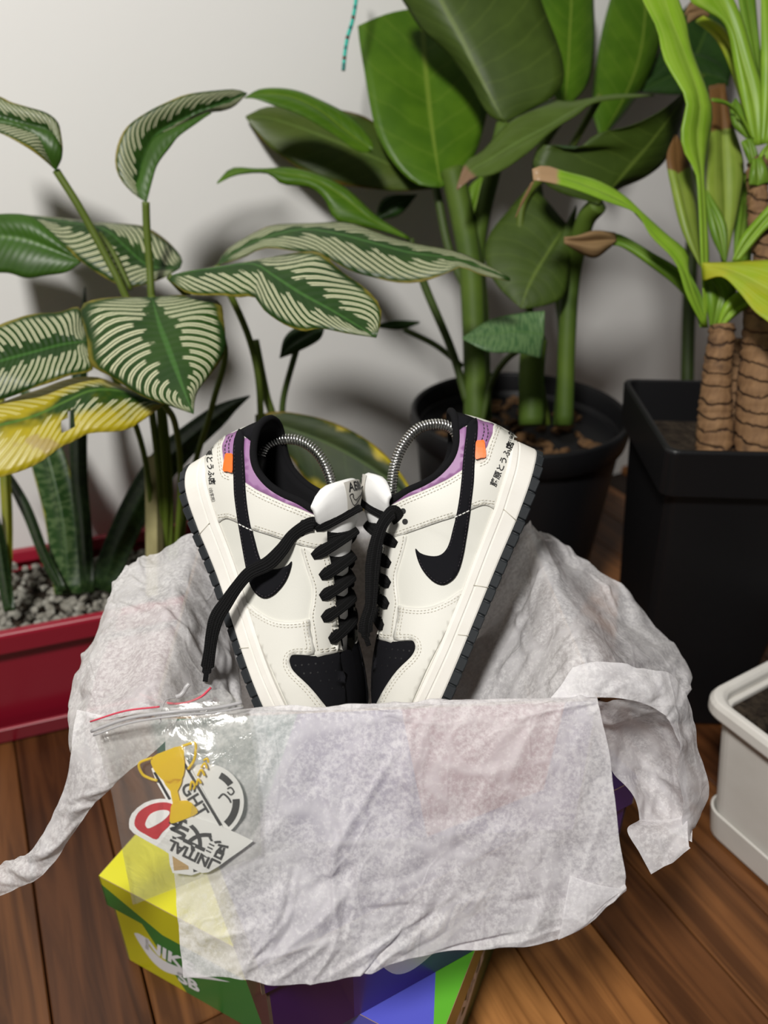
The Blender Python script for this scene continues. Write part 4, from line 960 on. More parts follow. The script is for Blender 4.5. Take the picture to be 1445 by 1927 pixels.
# canes and petioles
for pts, r, mm_ in (([(895, 800, 1.03), (893, 650, 1.03), (885, 500, 1.03), (868, 400, 1.03), (850, 320, 1.025)], .016, 'cane'), ([(910, 790, 1.05), (905, 600, 1.05), (900, 450, 1.04), (950, 230, .98)], .011, 'cane'),
                   ([(1000, 800, 1.02), (1000, 700, 1.02), (1005, 640, 1.02)], .017, 'cane'), ([(1062, 800, 1.03), (1066, 650, 1.02), (1075, 520, 1.01), (1100, 420, .96), (1125, 385, .935)], .012, 'cane'),
                   ([(1050, 800, 1.05), (1058, 600, 1.06), (1010, 330, 1.08), (1060, 210, 1.07)], .007, 'cane'), ([(1030, 800, 1.05), (1005, 640, 1.04), (980, 400, 1.0), (1060, 300, 1.02), (1130, 180, 1.0)], .005, 'stem'),
                   ([(880, 760, 1.03), (850, 660, 1.02), (800, 540, 1.0), (770, 450, .98)], .0055, 'stemd'), ([(870, 690, 1.04), (820, 650, 1.045), (760, 620, 1.05)], .004, 'stemd'),
                   ([(530, 790, .98), (535, 740, .97), (560, 650, .95)], .004, 'stemd'), ([(885, 560, 1.03), (845, 470, 1.05), (820, 350, 1.06)], .006, 'stemd')):
    stem(dif, pts, r, mm_, name='cane' if mm_ == 'cane' else 'stem')
tag(dif, 'tall plant with broad glossy green leaves growing from the round pot', 'plant')

agp = empty('spotted_leaf_plant', W(905, 800, 1.02)); bpy.context.view_layer.update()
leaf(agp, SD(Z3, [(690, 1130, .90), (600, 1120, .895), (500, 1130, .89), (412, 1142, .885)]),
     S(Z3, [(690, 1050), (600, 1058), (500, 1082), (412, 1140)]), S(Z3, [(682, 1212), (600, 1192), (500, 1188), (412, 1145)]), 'agla', 'agla', dl=.02, dr=-.015)
stem(agp, [(905, 800, 1.02), (925, 720, 1.0), (960, 670, .96), (1022, 635, .902)], .004, 'stemd')
tag(agp, 'single pale green spotted leaf in front of the broad leaf plant', 'plant')

# ------------------------------------------------------------------ cane plant in the square planter
dra = empty('cane_plant', (.380, .800, .372)); bpy.context.view_layer.update()
def bark():
    k = NB_('ringed_bark'); tc = k.n('ShaderNodeTexCoord'); sp_ = k.n('ShaderNodeSeparateXYZ'); k.L(tc.outputs['Object'], sp_.inputs[0])
    nz = k.n('ShaderNodeTexNoise'); nz.inputs['Scale'].default_value = 34; nz.inputs['Detail'].default_value = 5; k.L(tc.outputs['Object'], nz.inputs['Vector'])
    fr = k.M('FRACT', k.M('ADD', k.M('MULTIPLY', sp_.outputs[2], 66.0), k.M('MULTIPLY', nz.outputs['Fac'], 1.6)))
    vx = k.n('ShaderNodeMapping'); vx.inputs['Scale'].default_value = (160, 160, 22); k.L(tc.outputs['Object'], vx.inputs[0]); n2 = k.n('ShaderNodeTexNoise'); n2.inputs['Scale'].default_value = 1; k.L(vx.outputs[0], n2.inputs['Vector'])
    c = k.mix(n2.outputs['Fac'], (.10, .046, .018), (.30, .170, .075)); c = k.mix(k.sm(nz.outputs['Fac'], .55, .75), c, (.06, .03, .015)); c = k.mix(k.M('SUBTRACT', 1.0, k.sm(fr, .03, .13)), c, (.045, .022, .012)); k.L(c, k.b.inputs['Base Color']); k.b.inputs['Roughness'].default_value = .8
    bp = k.n('ShaderNodeBump'); bp.inputs['Distance'].default_value = .004; bp.inputs['Strength'].default_value = .8; k.L(k.M('ADD', k.sm(fr, 0, .2), k.M('MULTIPLY', n2.outputs['Fac'], .5)), bp.inputs['Height']); k.L(bp.outputs[0], k.b.inputs['Normal']); return k.m
LM['bark'] = bark()
def trunk(pts, r0, r1, n=60):
    P = resample(cr([W(*p) for p in pts], 10), n); rr = [r0+(r1-r0)*i/(n-1)+.0016*math.sin(i*1.9)*(i % 3 == 0)+random.uniform(-.0006, .0006) for i in range(n)]
    base = dra.matrix_world.inverted(); v, f = tube(P, rr, 20); return mesh_obj('trunk', [base @ Vector(x) for x in v], f, LM['bark'], dra)
trunk([(1343, 900, .88), (1345, 800, .875), (1349, 700, .868), (1357, 640, .862), (1358, 612, .861)], .0225, .013)
trunk([(1427, 920, .86), (1430, 780, .855), (1440, 640, .85), (1448, 520, .85)], .0265, .024)
trunk([(1380, 880, .93), (1385, 720, .93), (1390, 640, .93)], .014, .013)
trunk([(1452, 560, .87), (1440, 480, .87), (1428, 420, .87), (1425, 340, .87), (1428, 300, .87)], .013, .011)
def dl_(z, mid, L, R, m='drac', mb='dracd', **kw): return leaf(dra, SD(z, mid), S(z, L), S(z, R), m, mb, **kw)
# tall pale blades
dl_(Z5, [(430, 1790, .86), (428, 1500, .855), (420, 1200, .85), (405, 950, .845), (385, 750, .84), (400, 560, .835), (320, 300, .84), (240, 100, .845), (180, -100, .85)],
    [(425, 1790), (405, 1420), (390, 1100), (375, 950), (310, 830), (295, 720), (325, 560), (290, 480), (200, 320), (165, 160), (90, 10), (40, -120)],
    [(435, 1790), (452, 1420), (425, 1000), (440, 830), (470, 640), (450, 520), (400, 390), (350, 250), (330, 130), (290, 10), (240, -120)], 'drac', dl=-.01, dr=.012)
dl_(Z5, [(405, 1465, .87), (330, 1180, .875), (280, 950, .88), (265, 770, .885)], [(400, 1465), (300, 1270), (240, 1030), (216, 860), (262, 740)], [(410, 1465), (395, 1200), (360, 950), (310, 800), (270, 740)], 'dracb', dr=.02)
dl_(Z5, [(530, 1440, .89), (540, 1150, .90), (530, 880, .905), (520, 640, .91), (510, 460, .915)], [(520, 1440), (440, 1100), (440, 880), (455, 640), (450, 470)], [(545, 1440), (620, 1100), (640, 880), (560, 620), (540, 460)], 'dracb', dl=-.01)
dl_(Z5, [(540, 1440, .88), (500, 1250, .88), (440, 1100, .885)], [(530, 1440), (450, 1260), (425, 1000)], [(545, 1440), (545, 1230), (440, 1040)], 'dracd')
dl_(Z5, [(600, 1440, .92), (640, 1200, .93), (650, 950, .94)], [(585, 1440), (590, 1200), (625, 930)], [(680, 1430), (700, 1200), (680, 950)], 'dracd')
# long blade to the left with a dry tip
dl_(Z3, [(1235, 1105, .86), (1195, 1010, .85), (1150, 900, .845), (1050, 785, .84), (960, 690, .835), (850, 635, .83), (740, 597, .825), (650, 588, .82)],
    [(1240, 1100), (1180, 940), (1172, 855), (1100, 790), (1020, 718), (960, 662), (870, 610), (760, 580), (690, 560), (648, 572)],
    [(1228, 1108), (1170, 1000), (1130, 885), (1050, 800), (1000, 722), (900, 682), (790, 640), (700, 616), (652, 610)], 'dract', 'dract', dl=.012, dr=-.01)
dl_(Z3, [(652, 612, .82), (628, 660, .82), (592, 735, .82)], [(656, 612), (634, 660), (592, 733)], [(645, 616), (612, 680), (590, 735)], 'dry', 'dry', arch=.001, name='dry_leaf_tip')
dl_(Z3, [(1228, 1100, .87), (1170, 960, .875), (1060, 880, .88), (960, 815, .885), (900, 800, .885)], [(1232, 1098), (1165, 930), (1050, 850), (955, 795), (900, 785)], [(1222, 1104), (1150, 985), (1040, 895), (950, 835), (905, 830)], 'dracd', 'dracd')
dl_(Z3, [(935, 812, .882), (880, 815, .88), (820, 820, .878), (756, 812, .876)], [(930, 785), (860, 778), (800, 795), (756, 800)], [(915, 835), (860, 872), (800, 850), (756, 822)], 'dry', 'dry', arch=.010, name='dry_leaf_tip')
dl_(Z5, [(410, 1450, .84), (560, 1480, .82), (700, 1540, .80), (860, 1640, .78), (1000, 1800, .77)], [(412, 1442), (560, 1438), (700, 1430), (880, 1430), (1000, 1480)], [(412, 1545), (520, 1520), (610, 1600), (700, 1710), (800, 1790), (1000, 2000)], 'dracy', 'dracy', dl=.02, dr=-.02)
dl_(Z5, [(590, 1435, .86), (660, 1330, .855), (740, 1230, .85), (840, 1120, .84)], [(575, 1435), (620, 1310), (700, 1210), (840, 1060)], [(620, 1435), (690, 1350), (760, 1270), (840, 1200)], 'drac')
dl_(Z5, [(470, 1800, .865), (490, 1700, .86), (500, 1600, .858), (440, 1500, .855)], [(455, 1800), (430, 1650), (415, 1550), (412, 1460)], [(490, 1800), (540, 1700), (600, 1600), (560, 1500)], 'dracd')
dl_(Z5, [(500, 1810, .855), (560, 1720, .85), (640, 1660, .845), (700, 1640, .84)], [(490, 1805), (520, 1690), (580, 1620), (640, 1590)], [(510, 1815), (580, 1750), (660, 1690), (700, 1660)], 'drac')
dl_(Z5, [(420, 1800, .862), (385, 1650, .86), (330, 1520, .855)], [(400, 1800), (350, 1640), (300, 1540)], [(445, 1800), (420, 1650), (335, 1480)], 'dracd')
# upper crown on the right
UC = [([(720, 800, .87), (690, 560, .865), (620, 300, .86), (560, 80, .855), (500, -80, .85)], [(700, 800), (640, 600), (590, 380), (540, 150), (430, 60), (350, 10), (330, -80)], [(760, 790), (760, 540), (700, 330), (640, 120), (580, -20), (560, -80)], 'drac'),
      ([(700, 790, .88), (640, 520, .885), (580, 330, .89), (500, 190, .895), (385, 105, .90)], [(680, 780), (610, 520), (545, 330), (480, 210), (375, 120)], [(720, 790), (660, 500), (600, 320), (540, 160), (420, 85)], 'dracy'),
      ([(735, 790, .875), (740, 500, .88), (700, 250, .885), (660, 0, .89), (650, -80, .89)], [(720, 790), (700, 480), (640, 200), (600, -80)], [(760, 790), (770, 500), (730, 250), (700, -80)], 'dracd'),
      ([(760, 790, .86), (790, 500, .855), (800, 200, .85), (790, -80, .85)], [(740, 790), (735, 480), (735, 150), (735, -80)], [(790, 790), (880, 480), (880, 150), (860, -80)], 'drac'),
      ([(690, 760, .868), (640, 680, .865), (580, 600, .862), (520, 560, .86), (462, 545, .858)], [(680, 755), (610, 640), (560, 580), (510, 550), (462, 540)], [(700, 765), (660, 690), (600, 620), (540, 575), (462, 556)], 'drac'),
      ([(680, 760, .872), (610, 690, .872), (590, 560, .875), (600, 540, .875)], [(650, 760), (580, 690), (565, 590), (595, 540)], [(690, 755), (660, 680), (640, 600), (605, 545)], 'dracd'),
      ([(695, 900, .865), (680, 840, .865), (660, 760, .865)], [(670, 900), (640, 830), (625, 780)], [(720, 900), (720, 850), (690, 760)], 'dracd'),
      ([(740, 900, .862), (760, 830, .86), (800, 760, .86)], [(710, 900), (730, 840), (790, 770)], [(790, 900), (800, 830), (820, 770)], 'drac'),
      ([(720, 1020, .858), (715, 950, .857), (712, 870, .857)], [(670, 1015), (670, 950), (690, 870)], [(790, 1000), (780, 940), (740, 860)], 'dracd')]
for a, b, c, m in UC: dl_(Z5, a, b, c, m)
dl_(Z5, [(480, 880, .93), (500, 700, .935), (500, 460, .94)], [(450, 850), (460, 640), (448, 475)], [(640, 890), (590, 700), (535, 460)], 'dry', 'dry', name='dry_leaf')
dl_(Z5, [(330, 60, .95), (380, 70, .95), (450, 60, .95)], [(310, 100), (350, 10), (450, 20)], [(330, 130), (390, 100), (450, 90)], 'dry', 'dry', name='dry_leaf')
tag(dra, 'cane plant with ringed brown trunks and lime strap leaves on the right', 'plant')
# dark foliage behind the cane plant
bk = empty('dark_leaf_plant', (.48, 1.17, .0)); bpy.context.view_layer.update()
leaf(bk, SD(Z5, [(280, 520, 1.20), (380, 300, 1.21), (460, 100, 1.22), (520, -100, 1.23)], ), S(Z5, [(60, 500), (160, 320), (300, 60), (520, -100)]), S(Z5, [(560, 450), (600, 300), (620, 100), (525, -100)]), 'vdark', 'vdark')
leaf(bk, SD(Z5, [(560, 460, 1.19), (480, 420, 1.19), (300, 400, 1.19), (60, 500, 1.19)]), S(Z5, [(560, 440), (480, 330), (280, 300), (60, 490)]), S(Z5, [(560, 470), (450, 500), (280, 520), (60, 505)]), 'vdark', 'vdark')
stem(bk, [(1330, 170, 1.205), (1300, 500, 1.21), (1292, 800, 1.22), (1290, 925, 1.225)], .01, 'stemd')
tag(bk, 'very dark green leaves behind the lime strap leaves', 'plant')

# ------------------------------------------------------------------ snake plants in the red planter
def blade(pts, w, m, label):
    base = W(*pts[0]); e = empty('snake_plant', base); bpy.context.view_layer.update()
    M3 = resample(cr([(*p,) for p in pts], 8), 24); L2, R2 = [], []
    T = np.gradient(M3[:, :2], axis=0); T /= np.linalg.norm(T, axis=1)[:, None]
    for i in range(24):
        u = i/23; k = w*np.interp(u, [0, .15, .6, .85, 1], [.75, .9, 1, .7, .05]); nx, ny = -T[i][1], T[i][0]
        L2.append((M3[i][0]+nx*k, M3[i][1]+ny*k)); R2.append((M3[i][0]-nx*k, M3[i][1]-ny*k))
    leaf(e, [tuple(p) for p in M3], L2, R2, m, m, dl=.012, dr=.012, arch=-.003, n=24)
    tag(e, label, 'plant', 'snake plant blades')
blade([(128, 1118, .985), (120, 1000, .985), (100, 900, .985), (70, 800, .985), (40, 720, .985)], 34, 'snake', 'broad mottled snake plant blade above the gravel, beneath the yellowing leaf')
blade([(165, 1115, .97), (158, 1000, .97), (148, 880, .97), (150, 700, .97), (160, 540, .97)], 17, 'snaked', 'narrow dark snake plant blade with pointed tip rising behind the striped leaves')
blade([(118, 1112, .965), (85, 1050, .965), (50, 960, .965), (10, 890, .965), (-30, 850, .965)], 11, 'snaked', 'thin dark snake plant blade leaning left out of the gravel')
blade([(12, 1130, .93), (14, 1000, .93), (10, 900, .93), (4, 780, .93), (2, 700, .93)], 11, 'snakey', 'yellow green snake plant blade at the left photo edge')
blade([(190, 1110, .975), (225, 1020, .97), (275, 920, .965), (330, 850, .96), (420, 775, .955), (470, 745, .95)], 30, 'snaked', 'wide very dark snake plant blade leaning right towards the sneaker')
blade([(18, 1150, .915), (10, 1100, .915), (-6, 1000, .915), (-20, 940, .915)], 14, 'snaked', 'short dark snake plant blade at the left end of the red planter')
# low blade with yellow margin behind the sneakers
lowp = empty('low_leaf_plant', W(760, 960, .97)); bpy.context.view_layer.update()
leaf(lowp, [(480, 790, .93), (560, 812, .92), (650, 850, .91), (740, 910, .90), (800, 980, .89)], [(480, 780), (540, 775), (640, 800), (730, 860), (805, 970)], [(480, 800), (545, 860), (590, 920), (680, 960), (790, 990)], 'lowl', 'lowl', name='leaf')
tag(lowp, 'low arching green leaf with yellow margin behind the two sneakers', 'plant')
# wooden stake
stk = mesh_obj('wooden_stake', *tube([W(292, 1120, .95), W(290, 930, .955), W(287, 860, .96)], .011, 4), mat('pale_stake_wood', (.30, .27, .13), .8, .2, var=(40, (.2, .18, .08), .7)), smooth=False)
tag(stk, 'pale wooden stake standing behind the left edge of the tissue', 'stake')

# ------------------------------------------------------------------ bead strand
bst = empty('bead_strand', W(668, -30, .96)); bpy.context.view_layer.update()
BP = resample(cr([W(*p) for p in [(676, -60, .96), (670, 0, .96), (663, 40, .96), (654, 70, .96), (649, 100, .96), (646, 133, .96)]], 8), 31)
M_TQ = mat('turquoise_bead', (.05, .52, .42), .4); M_TQ2 = mat('dark_teal_bead', (.02, .20, .18), .4); M_BRB = mat('brown_bead', (.10, .05, .035), .5)
bmesh_cache = {}
for i in range(30):
    a, b = Vector(BP[i]), Vector(BP[i+1]); k = 'b' if i % 6 == 2 else ('d' if i % 6 == 5 or i > 27 else 't')
    if k not in bmesh_cache:
        L_ = (b-a).length*.92; v, f = tube([(0, 0, -L_/2), (0, 0, -L_/2*.8), (0, 0, L_/2*.8), (0, 0, L_/2)], [.0016, .0024, .0024, .0016], 10)
        me = bpy.data.meshes.new('bead'); me.from_pydata([tuple(x) for x in v], [], f); me.materials.append({'t': M_TQ, 'd': M_TQ2, 'b': M_BRB}[k]); bmesh_cache[k] = me
    o = bpy.data.objects.new('bead', bmesh_cache[k]); COL.objects.link(o); o.parent = bst; o.location = bst.matrix_world.inverted() @ ((a+b)/2); o.rotation_euler = (b-a).to_track_quat('Z', 'Y').to_euler()
v, f = tube(BP, .0006, 6); mesh_obj('cord', [bst.matrix_world.inverted() @ Vector(x) for x in v], f, M_BRB, bst)
tag(bst, 'turquoise and brown bead strand hanging beside the big leaf', 'beads')
# ------------------------------------------------------------------ tissue paper
def tissue_mat():
    k = NB_('white_tissue'); tc = k.n('ShaderNodeTexCoord')
    a = k.n('ShaderNodeTexNoise'); a.inputs['Scale'].default_value = 330; a.inputs['Detail'].default_value = 6; a.inputs['Roughness'].default_value = .7; k.L(tc.outputs['Object'], a.inputs['Vector'])
    b = k.n('ShaderNodeTexNoise'); b.inputs['Scale'].default_value = 28; b.inputs['Detail'].default_value = 4; b.inputs['Distortion'].default_value = 1.2; k.L(tc.outputs['Object'], b.inputs['Vector'])
    f = k.M('ADD', k.M('MULTIPLY', a.outputs['Fac'], .78), k.M('MULTIPLY', b.outputs['Fac'], .22))
    dens = k.sm(f, .38, .62)
    col = k.mix(dens, (.85, .835, .865), (.92, .91, .92)); k.L(col, k.b.inputs['Base Color']); k.b.inputs['Roughness'].default_value = .55; k.b.inputs['Specular IOR Level'].default_value = .25
    def ridge(sc, dist, st, wd):
        mp = k.n('ShaderNodeMapping'); mp.inputs['Scale'].default_value = st; mp.inputs['Rotation'].default_value = (.2, .5, .3); k.L(tc.outputs['Object'], mp.inputs[0])
        n = k.n('ShaderNodeTexNoise'); n.inputs['Scale'].default_value = sc; n.inputs['Detail'].default_value = 1.5; n.inputs['Distortion'].default_value = dist; k.L(mp.outputs[0], n.inputs['Vector'])
        return k.M('SUBTRACT', 1.0, k.sm(k.M('ABSOLUTE', k.M('SUBTRACT', n.outputs['Fac'], .5)), 0, wd))
    r1, r2, r3 = ridge(9, .4, (1, 1, 1.8), .045), ridge(15, .5, (1.8, 1, .8), .035), ridge(34, .6, (1, 1, 1), .05)
    cre = k.M('MAXIMUM', r1, k.M('MULTIPLY', r2, .8))
    hgt = k.M('ADD', k.M('ADD', r1, k.M('MULTIPLY', r2, .7)), k.M('ADD', k.M('MULTIPLY', r3, .25), k.M('MULTIPLY', a.outputs['Fac'], .10)))
    bp = k.n('ShaderNodeBump'); bp.inputs['Strength'].default_value = .22; bp.inputs['Distance'].default_value = .0018; k.L(hgt, bp.inputs['Height']); k.L(bp.outputs[0], k.b.inputs['Normal'])
    t = k.n('ShaderNodeBsdfTranslucent'); t.inputs[0].default_value = (.88, .87, .89, 1); m1 = k.n('ShaderNodeMixShader'); m1.inputs[0].default_value = .27
    k.L(k.b.outputs[0], m1.inputs[1]); k.L(t.outputs[0], m1.inputs[2])
    tr_ = k.n('ShaderNodeBsdfTransparent'); m2 = k.n('ShaderNodeMixShader'); k.L(k.M('SUBTRACT', .43, k.M('MULTIPLY', k.M('MAXIMUM', dens, k.M('MULTIPLY', cre, .7)), .22)), m2.inputs[0])
    k.L(m1.outputs[0], m2.inputs[1]); k.L(tr_.outputs[0], m2.inputs[2]); k.L(m2.outputs[0], k.nt.nodes['Material Output'].inputs[0]); return k.m
M_TISSUE = tissue_mat()
def cr_at(P, t):
    k = len(P); f = t*(k-1); i = min(int(f), k-2); s = f-i; p1, p2 = P[i], P[i+1]; p0 = P[i-1] if i else 2*p1-p2; p3 = P[i+2] if i+2 < k else 2*p2-p1
    return .5*(2*p1+(p2-p0)*s+(2*p0-5*p1+4*p2-p3)*s*s+(3*p1-p0-3*p2+p3)*s**3)
def crumple(p, amp, sc, seed, st=(1, 1, 1)):
    q = Vector((p[0]*st[0], p[1]*st[1], p[2]*st[2]))*sc+Vector((seed*3.1, seed*1.7, seed*5.3)); h = 0
    w = Vector((noise.noise(q*.5), noise.noise(q*.5+Vector((9, 2, 4))), noise.noise(q*.5+Vector((1, 7, 3)))))*.7
    for o, a in ((.7, 1), (1.7, .5), (3.6, .17)):
        v = noise.noise((q+w)*o); h += a*(abs(v)-.25) if int(o*10) % 2 else a*(.25-abs(v))
    return h*amp
def sheet(name, par, grid, nu, nv, amp=.004, sc=16, seed=1, fade=None, world=False, edge=0.0, creases=1900, cdir=2.2):
    g = [[np.array(p if (world or isinstance(p, Vector)) else W(*p), float) for p in r] for r in grid]; V = []
    cols = [[cr_at(r, j/(nv-1)) for r in g] for j in range(nv)]
    for i in range(nu):
        for j in range(nv): V.append(cr_at(cols[j], i/(nu-1)))
    A = np.array(V).reshape(nu, nv, 3); du = np.gradient(A, axis=0); dv = np.gradient(A, axis=1); N = np.cross(du, dv); N /= np.maximum(np.linalg.norm(N, axis=2)[:, :, None], 1e-9)
    Lu = np.linalg.norm(np.diff(A, axis=0), axis=2).sum(0).mean(); Lv = np.linalg.norm(np.diff(A, axis=1), axis=2).sum(1).mean()
    UU, VV = np.meshgrid(np.linspace(0, Lu, nu), np.linspace(0, Lv, nv), indexing='ij'); rr = np.random.RandomState(seed*13+1); CRS = np.zeros((nu, nv))
    for _ in range(int(Lu*Lv*creases)):
        cu, cv, an = rr.uniform(0, Lu), rr.uniform(0, Lv), rr.normal(cdir, .55); ln = rr.uniform(.012, .055); hh = rr.uniform(.0010, .0030)*rr.choice([-1, 1, 1]); wd_ = rr.uniform(.003, .008)
        x = (UU-cu)*math.cos(an)+(VV-cv)*math.sin(an); y = -(UU-cu)*math.sin(an)+(VV-cv)*math.cos(an); y = y+.12*x*x/ln*rr.uniform(-1, 1)
        side = np.where(y > 0, wd_*rr.uniform(.5, 1), wd_*rr.uniform(1, 3))
        CRS += hh*np.clip(1-np.abs(y)/side, 0, 1)*np.clip(1.2-np.abs(x)/ln, 0, 1)
    out = []
    for i in range(nu):
        for j in range(nv):
            k = 1.0
            if fade: k = fade(i/(nu-1), j/(nv-1))
            p = Vector(A[i, j])+Vector(N[i, j])*(crumple(A[i, j], amp*k, sc, seed)+CRS[i, j]*(.4+.6*k))
            if edge and (i == nu-1 or j in (0, nv-1)): p += Vector((noise.noise(p*60), noise.noise(p*60+Vector((3, 3, 3))), 0))*edge
            out.append(p)
    Fc = [(i*nv+j, i*nv+j+1, (i+1)*nv+j+1, (i+1)*nv+j) for i in range(nu-1) for j in range(nv-1)]
    inv = par.matrix_world.inverted(); o = mesh_obj(name, [inv @ p for p in out], Fc, M_TISSUE, par); return o
def anchor(name, loc):
    e = empty(name, loc); bpy.context.view_layer.update(); return e
tf = anchor('tissue_paper', W(720, 1340, .505))
XS = [(316, 1356), (450, 1339), (600, 1331), (740, 1325), (880, 1318), (1010, 1314), (1124, 1312)]
sheet('front_drape', tf, [
    [(x, y+22, .535) for x, y in XS], [(x, y+3, .512) for x, y in XS], [(x, y+2, .503) for x, y in XS], [(x-4+i*1.5, y+28, .4965) for i, (x, y) in enumerate(XS)],
    [(312, 1440, .492), (455, 1440, .491), (600, 1440, .491), (740, 1440, .492), (880, 1440, .493), (1010, 1436, .494), (1149, 1430, .494)],
    [(320, 1560, .489), (458, 1560, .486), (602, 1560, .486), (742, 1560, .488), (882, 1560, .490), (1020, 1560, .492), (1162, 1545, .494)],
    [(331, 1690, .486), (462, 1690, .482), (604, 1690, .482), (742, 1690, .484), (882, 1690, .488), (1026, 1690, .491), (1172, 1625, .494)],
    [(338, 1775, .485), (462, 1775, .480), (600, 1770, .478), (742, 1760, .481), (880, 1745, .486), (1040, 1735, .490), (1174, 1655, .494)],
    [(344, 1843, .484), (430, 1841, .478), (535, 1853, .475), (668, 1836, .478), (800, 1800, .484), (925, 1777, .489), (1050, 1770, .491)]][:-1] + [
    [(344, 1843, .484), (440, 1841, .478), (545, 1852, .475), (680, 1834, .478), (830, 1795, .484), (1048, 1769, .490), (1176, 1674, .494)]],
    200, 230, .0070, 13, 2, fade=lambda u, v: min(1, max(.25, (u-.2)*2))*1.0, edge=.0005)
sheet('folded_corner', tf, [[(1073, 1648, .489), (1120, 1664, .489), (1176, 1674, .4915)], [(1062, 1705, .487), (1110, 1702, .487), (1140, 1697, .489)], [(1050, 1769, .488), (1080, 1752, .488), (1110, 1727, .489)]], 24, 24, .0008, 30, 4)
sheet('side_wing', tf, [
    [(1078, 1258, .518), (1060, 1285, .512), (1035, 1314, .507)], [(1130, 1247, .517), (1122, 1278, .506), (1122, 1312, .503)], [(1225, 1257, .522), (1215, 1288, .507), (1190, 1318, .505)], [(1268, 1270, .532), (1262, 1308, .517), (1245, 1340, .512)],
    [(1297, 1322, .542), (1284, 1350, .527), (1265, 1370, .517)], [(1311, 1400, .546), (1292, 1430, .532), (1275, 1452, .522)], [(1335, 1490, .550), (1307, 1508, .536), (1285, 1522, .530)], [(1312, 1555, .550), (1302, 1575, .54), (1293, 1592, .535)]], 70, 24, .0045, 24, 6)
sheet('wing_inside', tf, [
    [(1100, 1320, .509), (1185, 1312, .509), (1252, 1330, .517)], [(1120, 1385, .536), (1205, 1385, .555), (1276, 1385, .531)], [(1145, 1442, .549), (1220, 1445, .568), (1290, 1455, .537)], [(1188, 1500, .553), (1240, 1510, .565), (1300, 1522, .545)], [(1203, 1552, .551), (1245, 1557, .552), (1302, 1585, .544)]], 50, 40, .006, 18, 8)
sheet('wing_corner', tf, [[(1203, 1545, .549), (1250, 1543, .546), (1293, 1533, .540)], [(1180, 1562, .537), (1235, 1570, .534), (1294, 1562, .531)], [(1203, 1604, .533), (1250, 1600, .530), (1296, 1590, .528)], [(1225, 1645, .531), (1262, 1622, .529), (1299, 1596, .527)]], 26, 26, .0012, 30, 9)
tag(tf, 'white tissue sheet hanging over the front of the open box with one wing', 'tissue paper', 'tissue sheets in the open box')
tl = anchor('tissue_paper', W(240, 1200, .62))
bc = boxC.matrix_world
def rimL(y, dz=.010, dx=0): return bc @ Vector((dx, y, .131+dz))
def rimR(y, dz=.010, dx=0): return bc @ Vector((.298+dx, y, .131+dz))
sheet('left_fold', tl, [
    [(440, 1120, .70), (445, 1200, .66), (450, 1270, .615), (455, 1335, .575), (440, 1362, .54)], [rimL(.200, -.03, .03), rimL(.15, -.03, .03), rimL(.10, -.03, .03), rimL(.05, -.03, .03), rimL(.012, -.02, .02)],
    [rimL(.214), rimL(.155), rimL(.10), rimL(.05), rimL(-.004)], [(300, 1040, .682), (292, 1085, .645), (268, 1155, .598), (228, 1258, .548), (187, 1352, .506)],
    [(270, 1040, .682), (236, 1080, .655), (206, 1140, .618), (172, 1235, .572), (152, 1345, .520)], [(262, 1046, .69), (214, 1098, .675), (172, 1195, .645), (146, 1285, .60), (139, 1400, .545)],
    [(275, 1090, .70), (228, 1150, .70), (190, 1240, .685), (168, 1340, .645), (165, 1440, .575)]], 110, 110, .016, 13, 11, fade=lambda u, v: .25+.75*min(1, abs(u-.36)*2.5))
sheet('left_tail', tl, [
    [(143, 1335, .520), (230, 1352, .503), (332, 1350, .499)], [(136, 1400, .512), (220, 1405, .498), (305, 1400, .494)], [(124, 1470, .512), (180, 1470, .499), (230, 1462, .497)], [(94, 1545, .518), (135, 1530, .506), (178, 1508, .505)],
    [(58, 1605, .524), (92, 1600, .512), (126, 1590, .515)], [(18, 1622, .531), (45, 1635, .520), (64, 1652, .522)], [(-45, 1640, .538), (-30, 1668, .53), (-20, 1695, .53)]], 80, 34, .006, 20, 12, edge=.001)
tag(tl, 'crumpled white tissue bulging over the left side of the box with a long tail', 'tissue paper', 'tissue sheets in the open box')
tk = anchor('tissue_paper', W(1080, 1150, .64))
sheet('back_peak', tk, [
    [rimR(.208, -.002, -.020), rimR(.212, .006, -.01), rimR(.214, .014), (1008, 995, .722), (1032, 1001, .728)], [rimR(.180, -.05, -.05), rimR(.178, -.015, -.018), rimR(.175), (1060, 1050, .70), (1106, 1052, .722)],
    [rimR(.135, -.08, -.09), rimR(.13, -.03, -.03), rimR(.125), (1112, 1122, .668), (1200, 1138, .70)], [rimR(.085, -.105, -.11), rimR(.08, -.04, -.04), rimR(.075), (1165, 1190, .635), (1263, 1210, .68)],
    [rimR(.040, -.105, -.11), rimR(.035, -.04, -.04), rimR(.03), (1195, 1252, .60), (1294, 1272, .655)], [rimR(.012, -.09, -.09), rimR(.008, -.015, -.015), rimR(-.004), (1205, 1325, .585), (1276, 1335, .61)]], 110, 110, .013, 13, 14, fade=lambda u, v: .25+.75*min(1, abs(v-.5)*3))
tag(tk, 'white tissue peaked over the back right corner behind the right sneaker', 'tissue paper', 'tissue sheets in the open box')
ti = anchor('tissue_paper', boxC.matrix_world @ Vector((.155, .1, .01)))
prof = [(.218, .142), (.208, .138), (.201, .09), (.196, .035), (.170, .006), (.10, .0045), (.04, .006), (.014, .03), (.009, .10), (.006, .128)]
sheet('lining_sheet', ti, [[tuple(bc @ Vector((x, y, z))) for x in (.006, .06, .12, .18, .24, .292)] for y, z in prof], 90, 90, .003, 20, 17, world=True, fade=lambda u, v: .3, creases=900)
tag(ti, 'white tissue lining the inside of the open shoe box beneath the sneakers', 'tissue paper', 'tissue sheets in the open box')

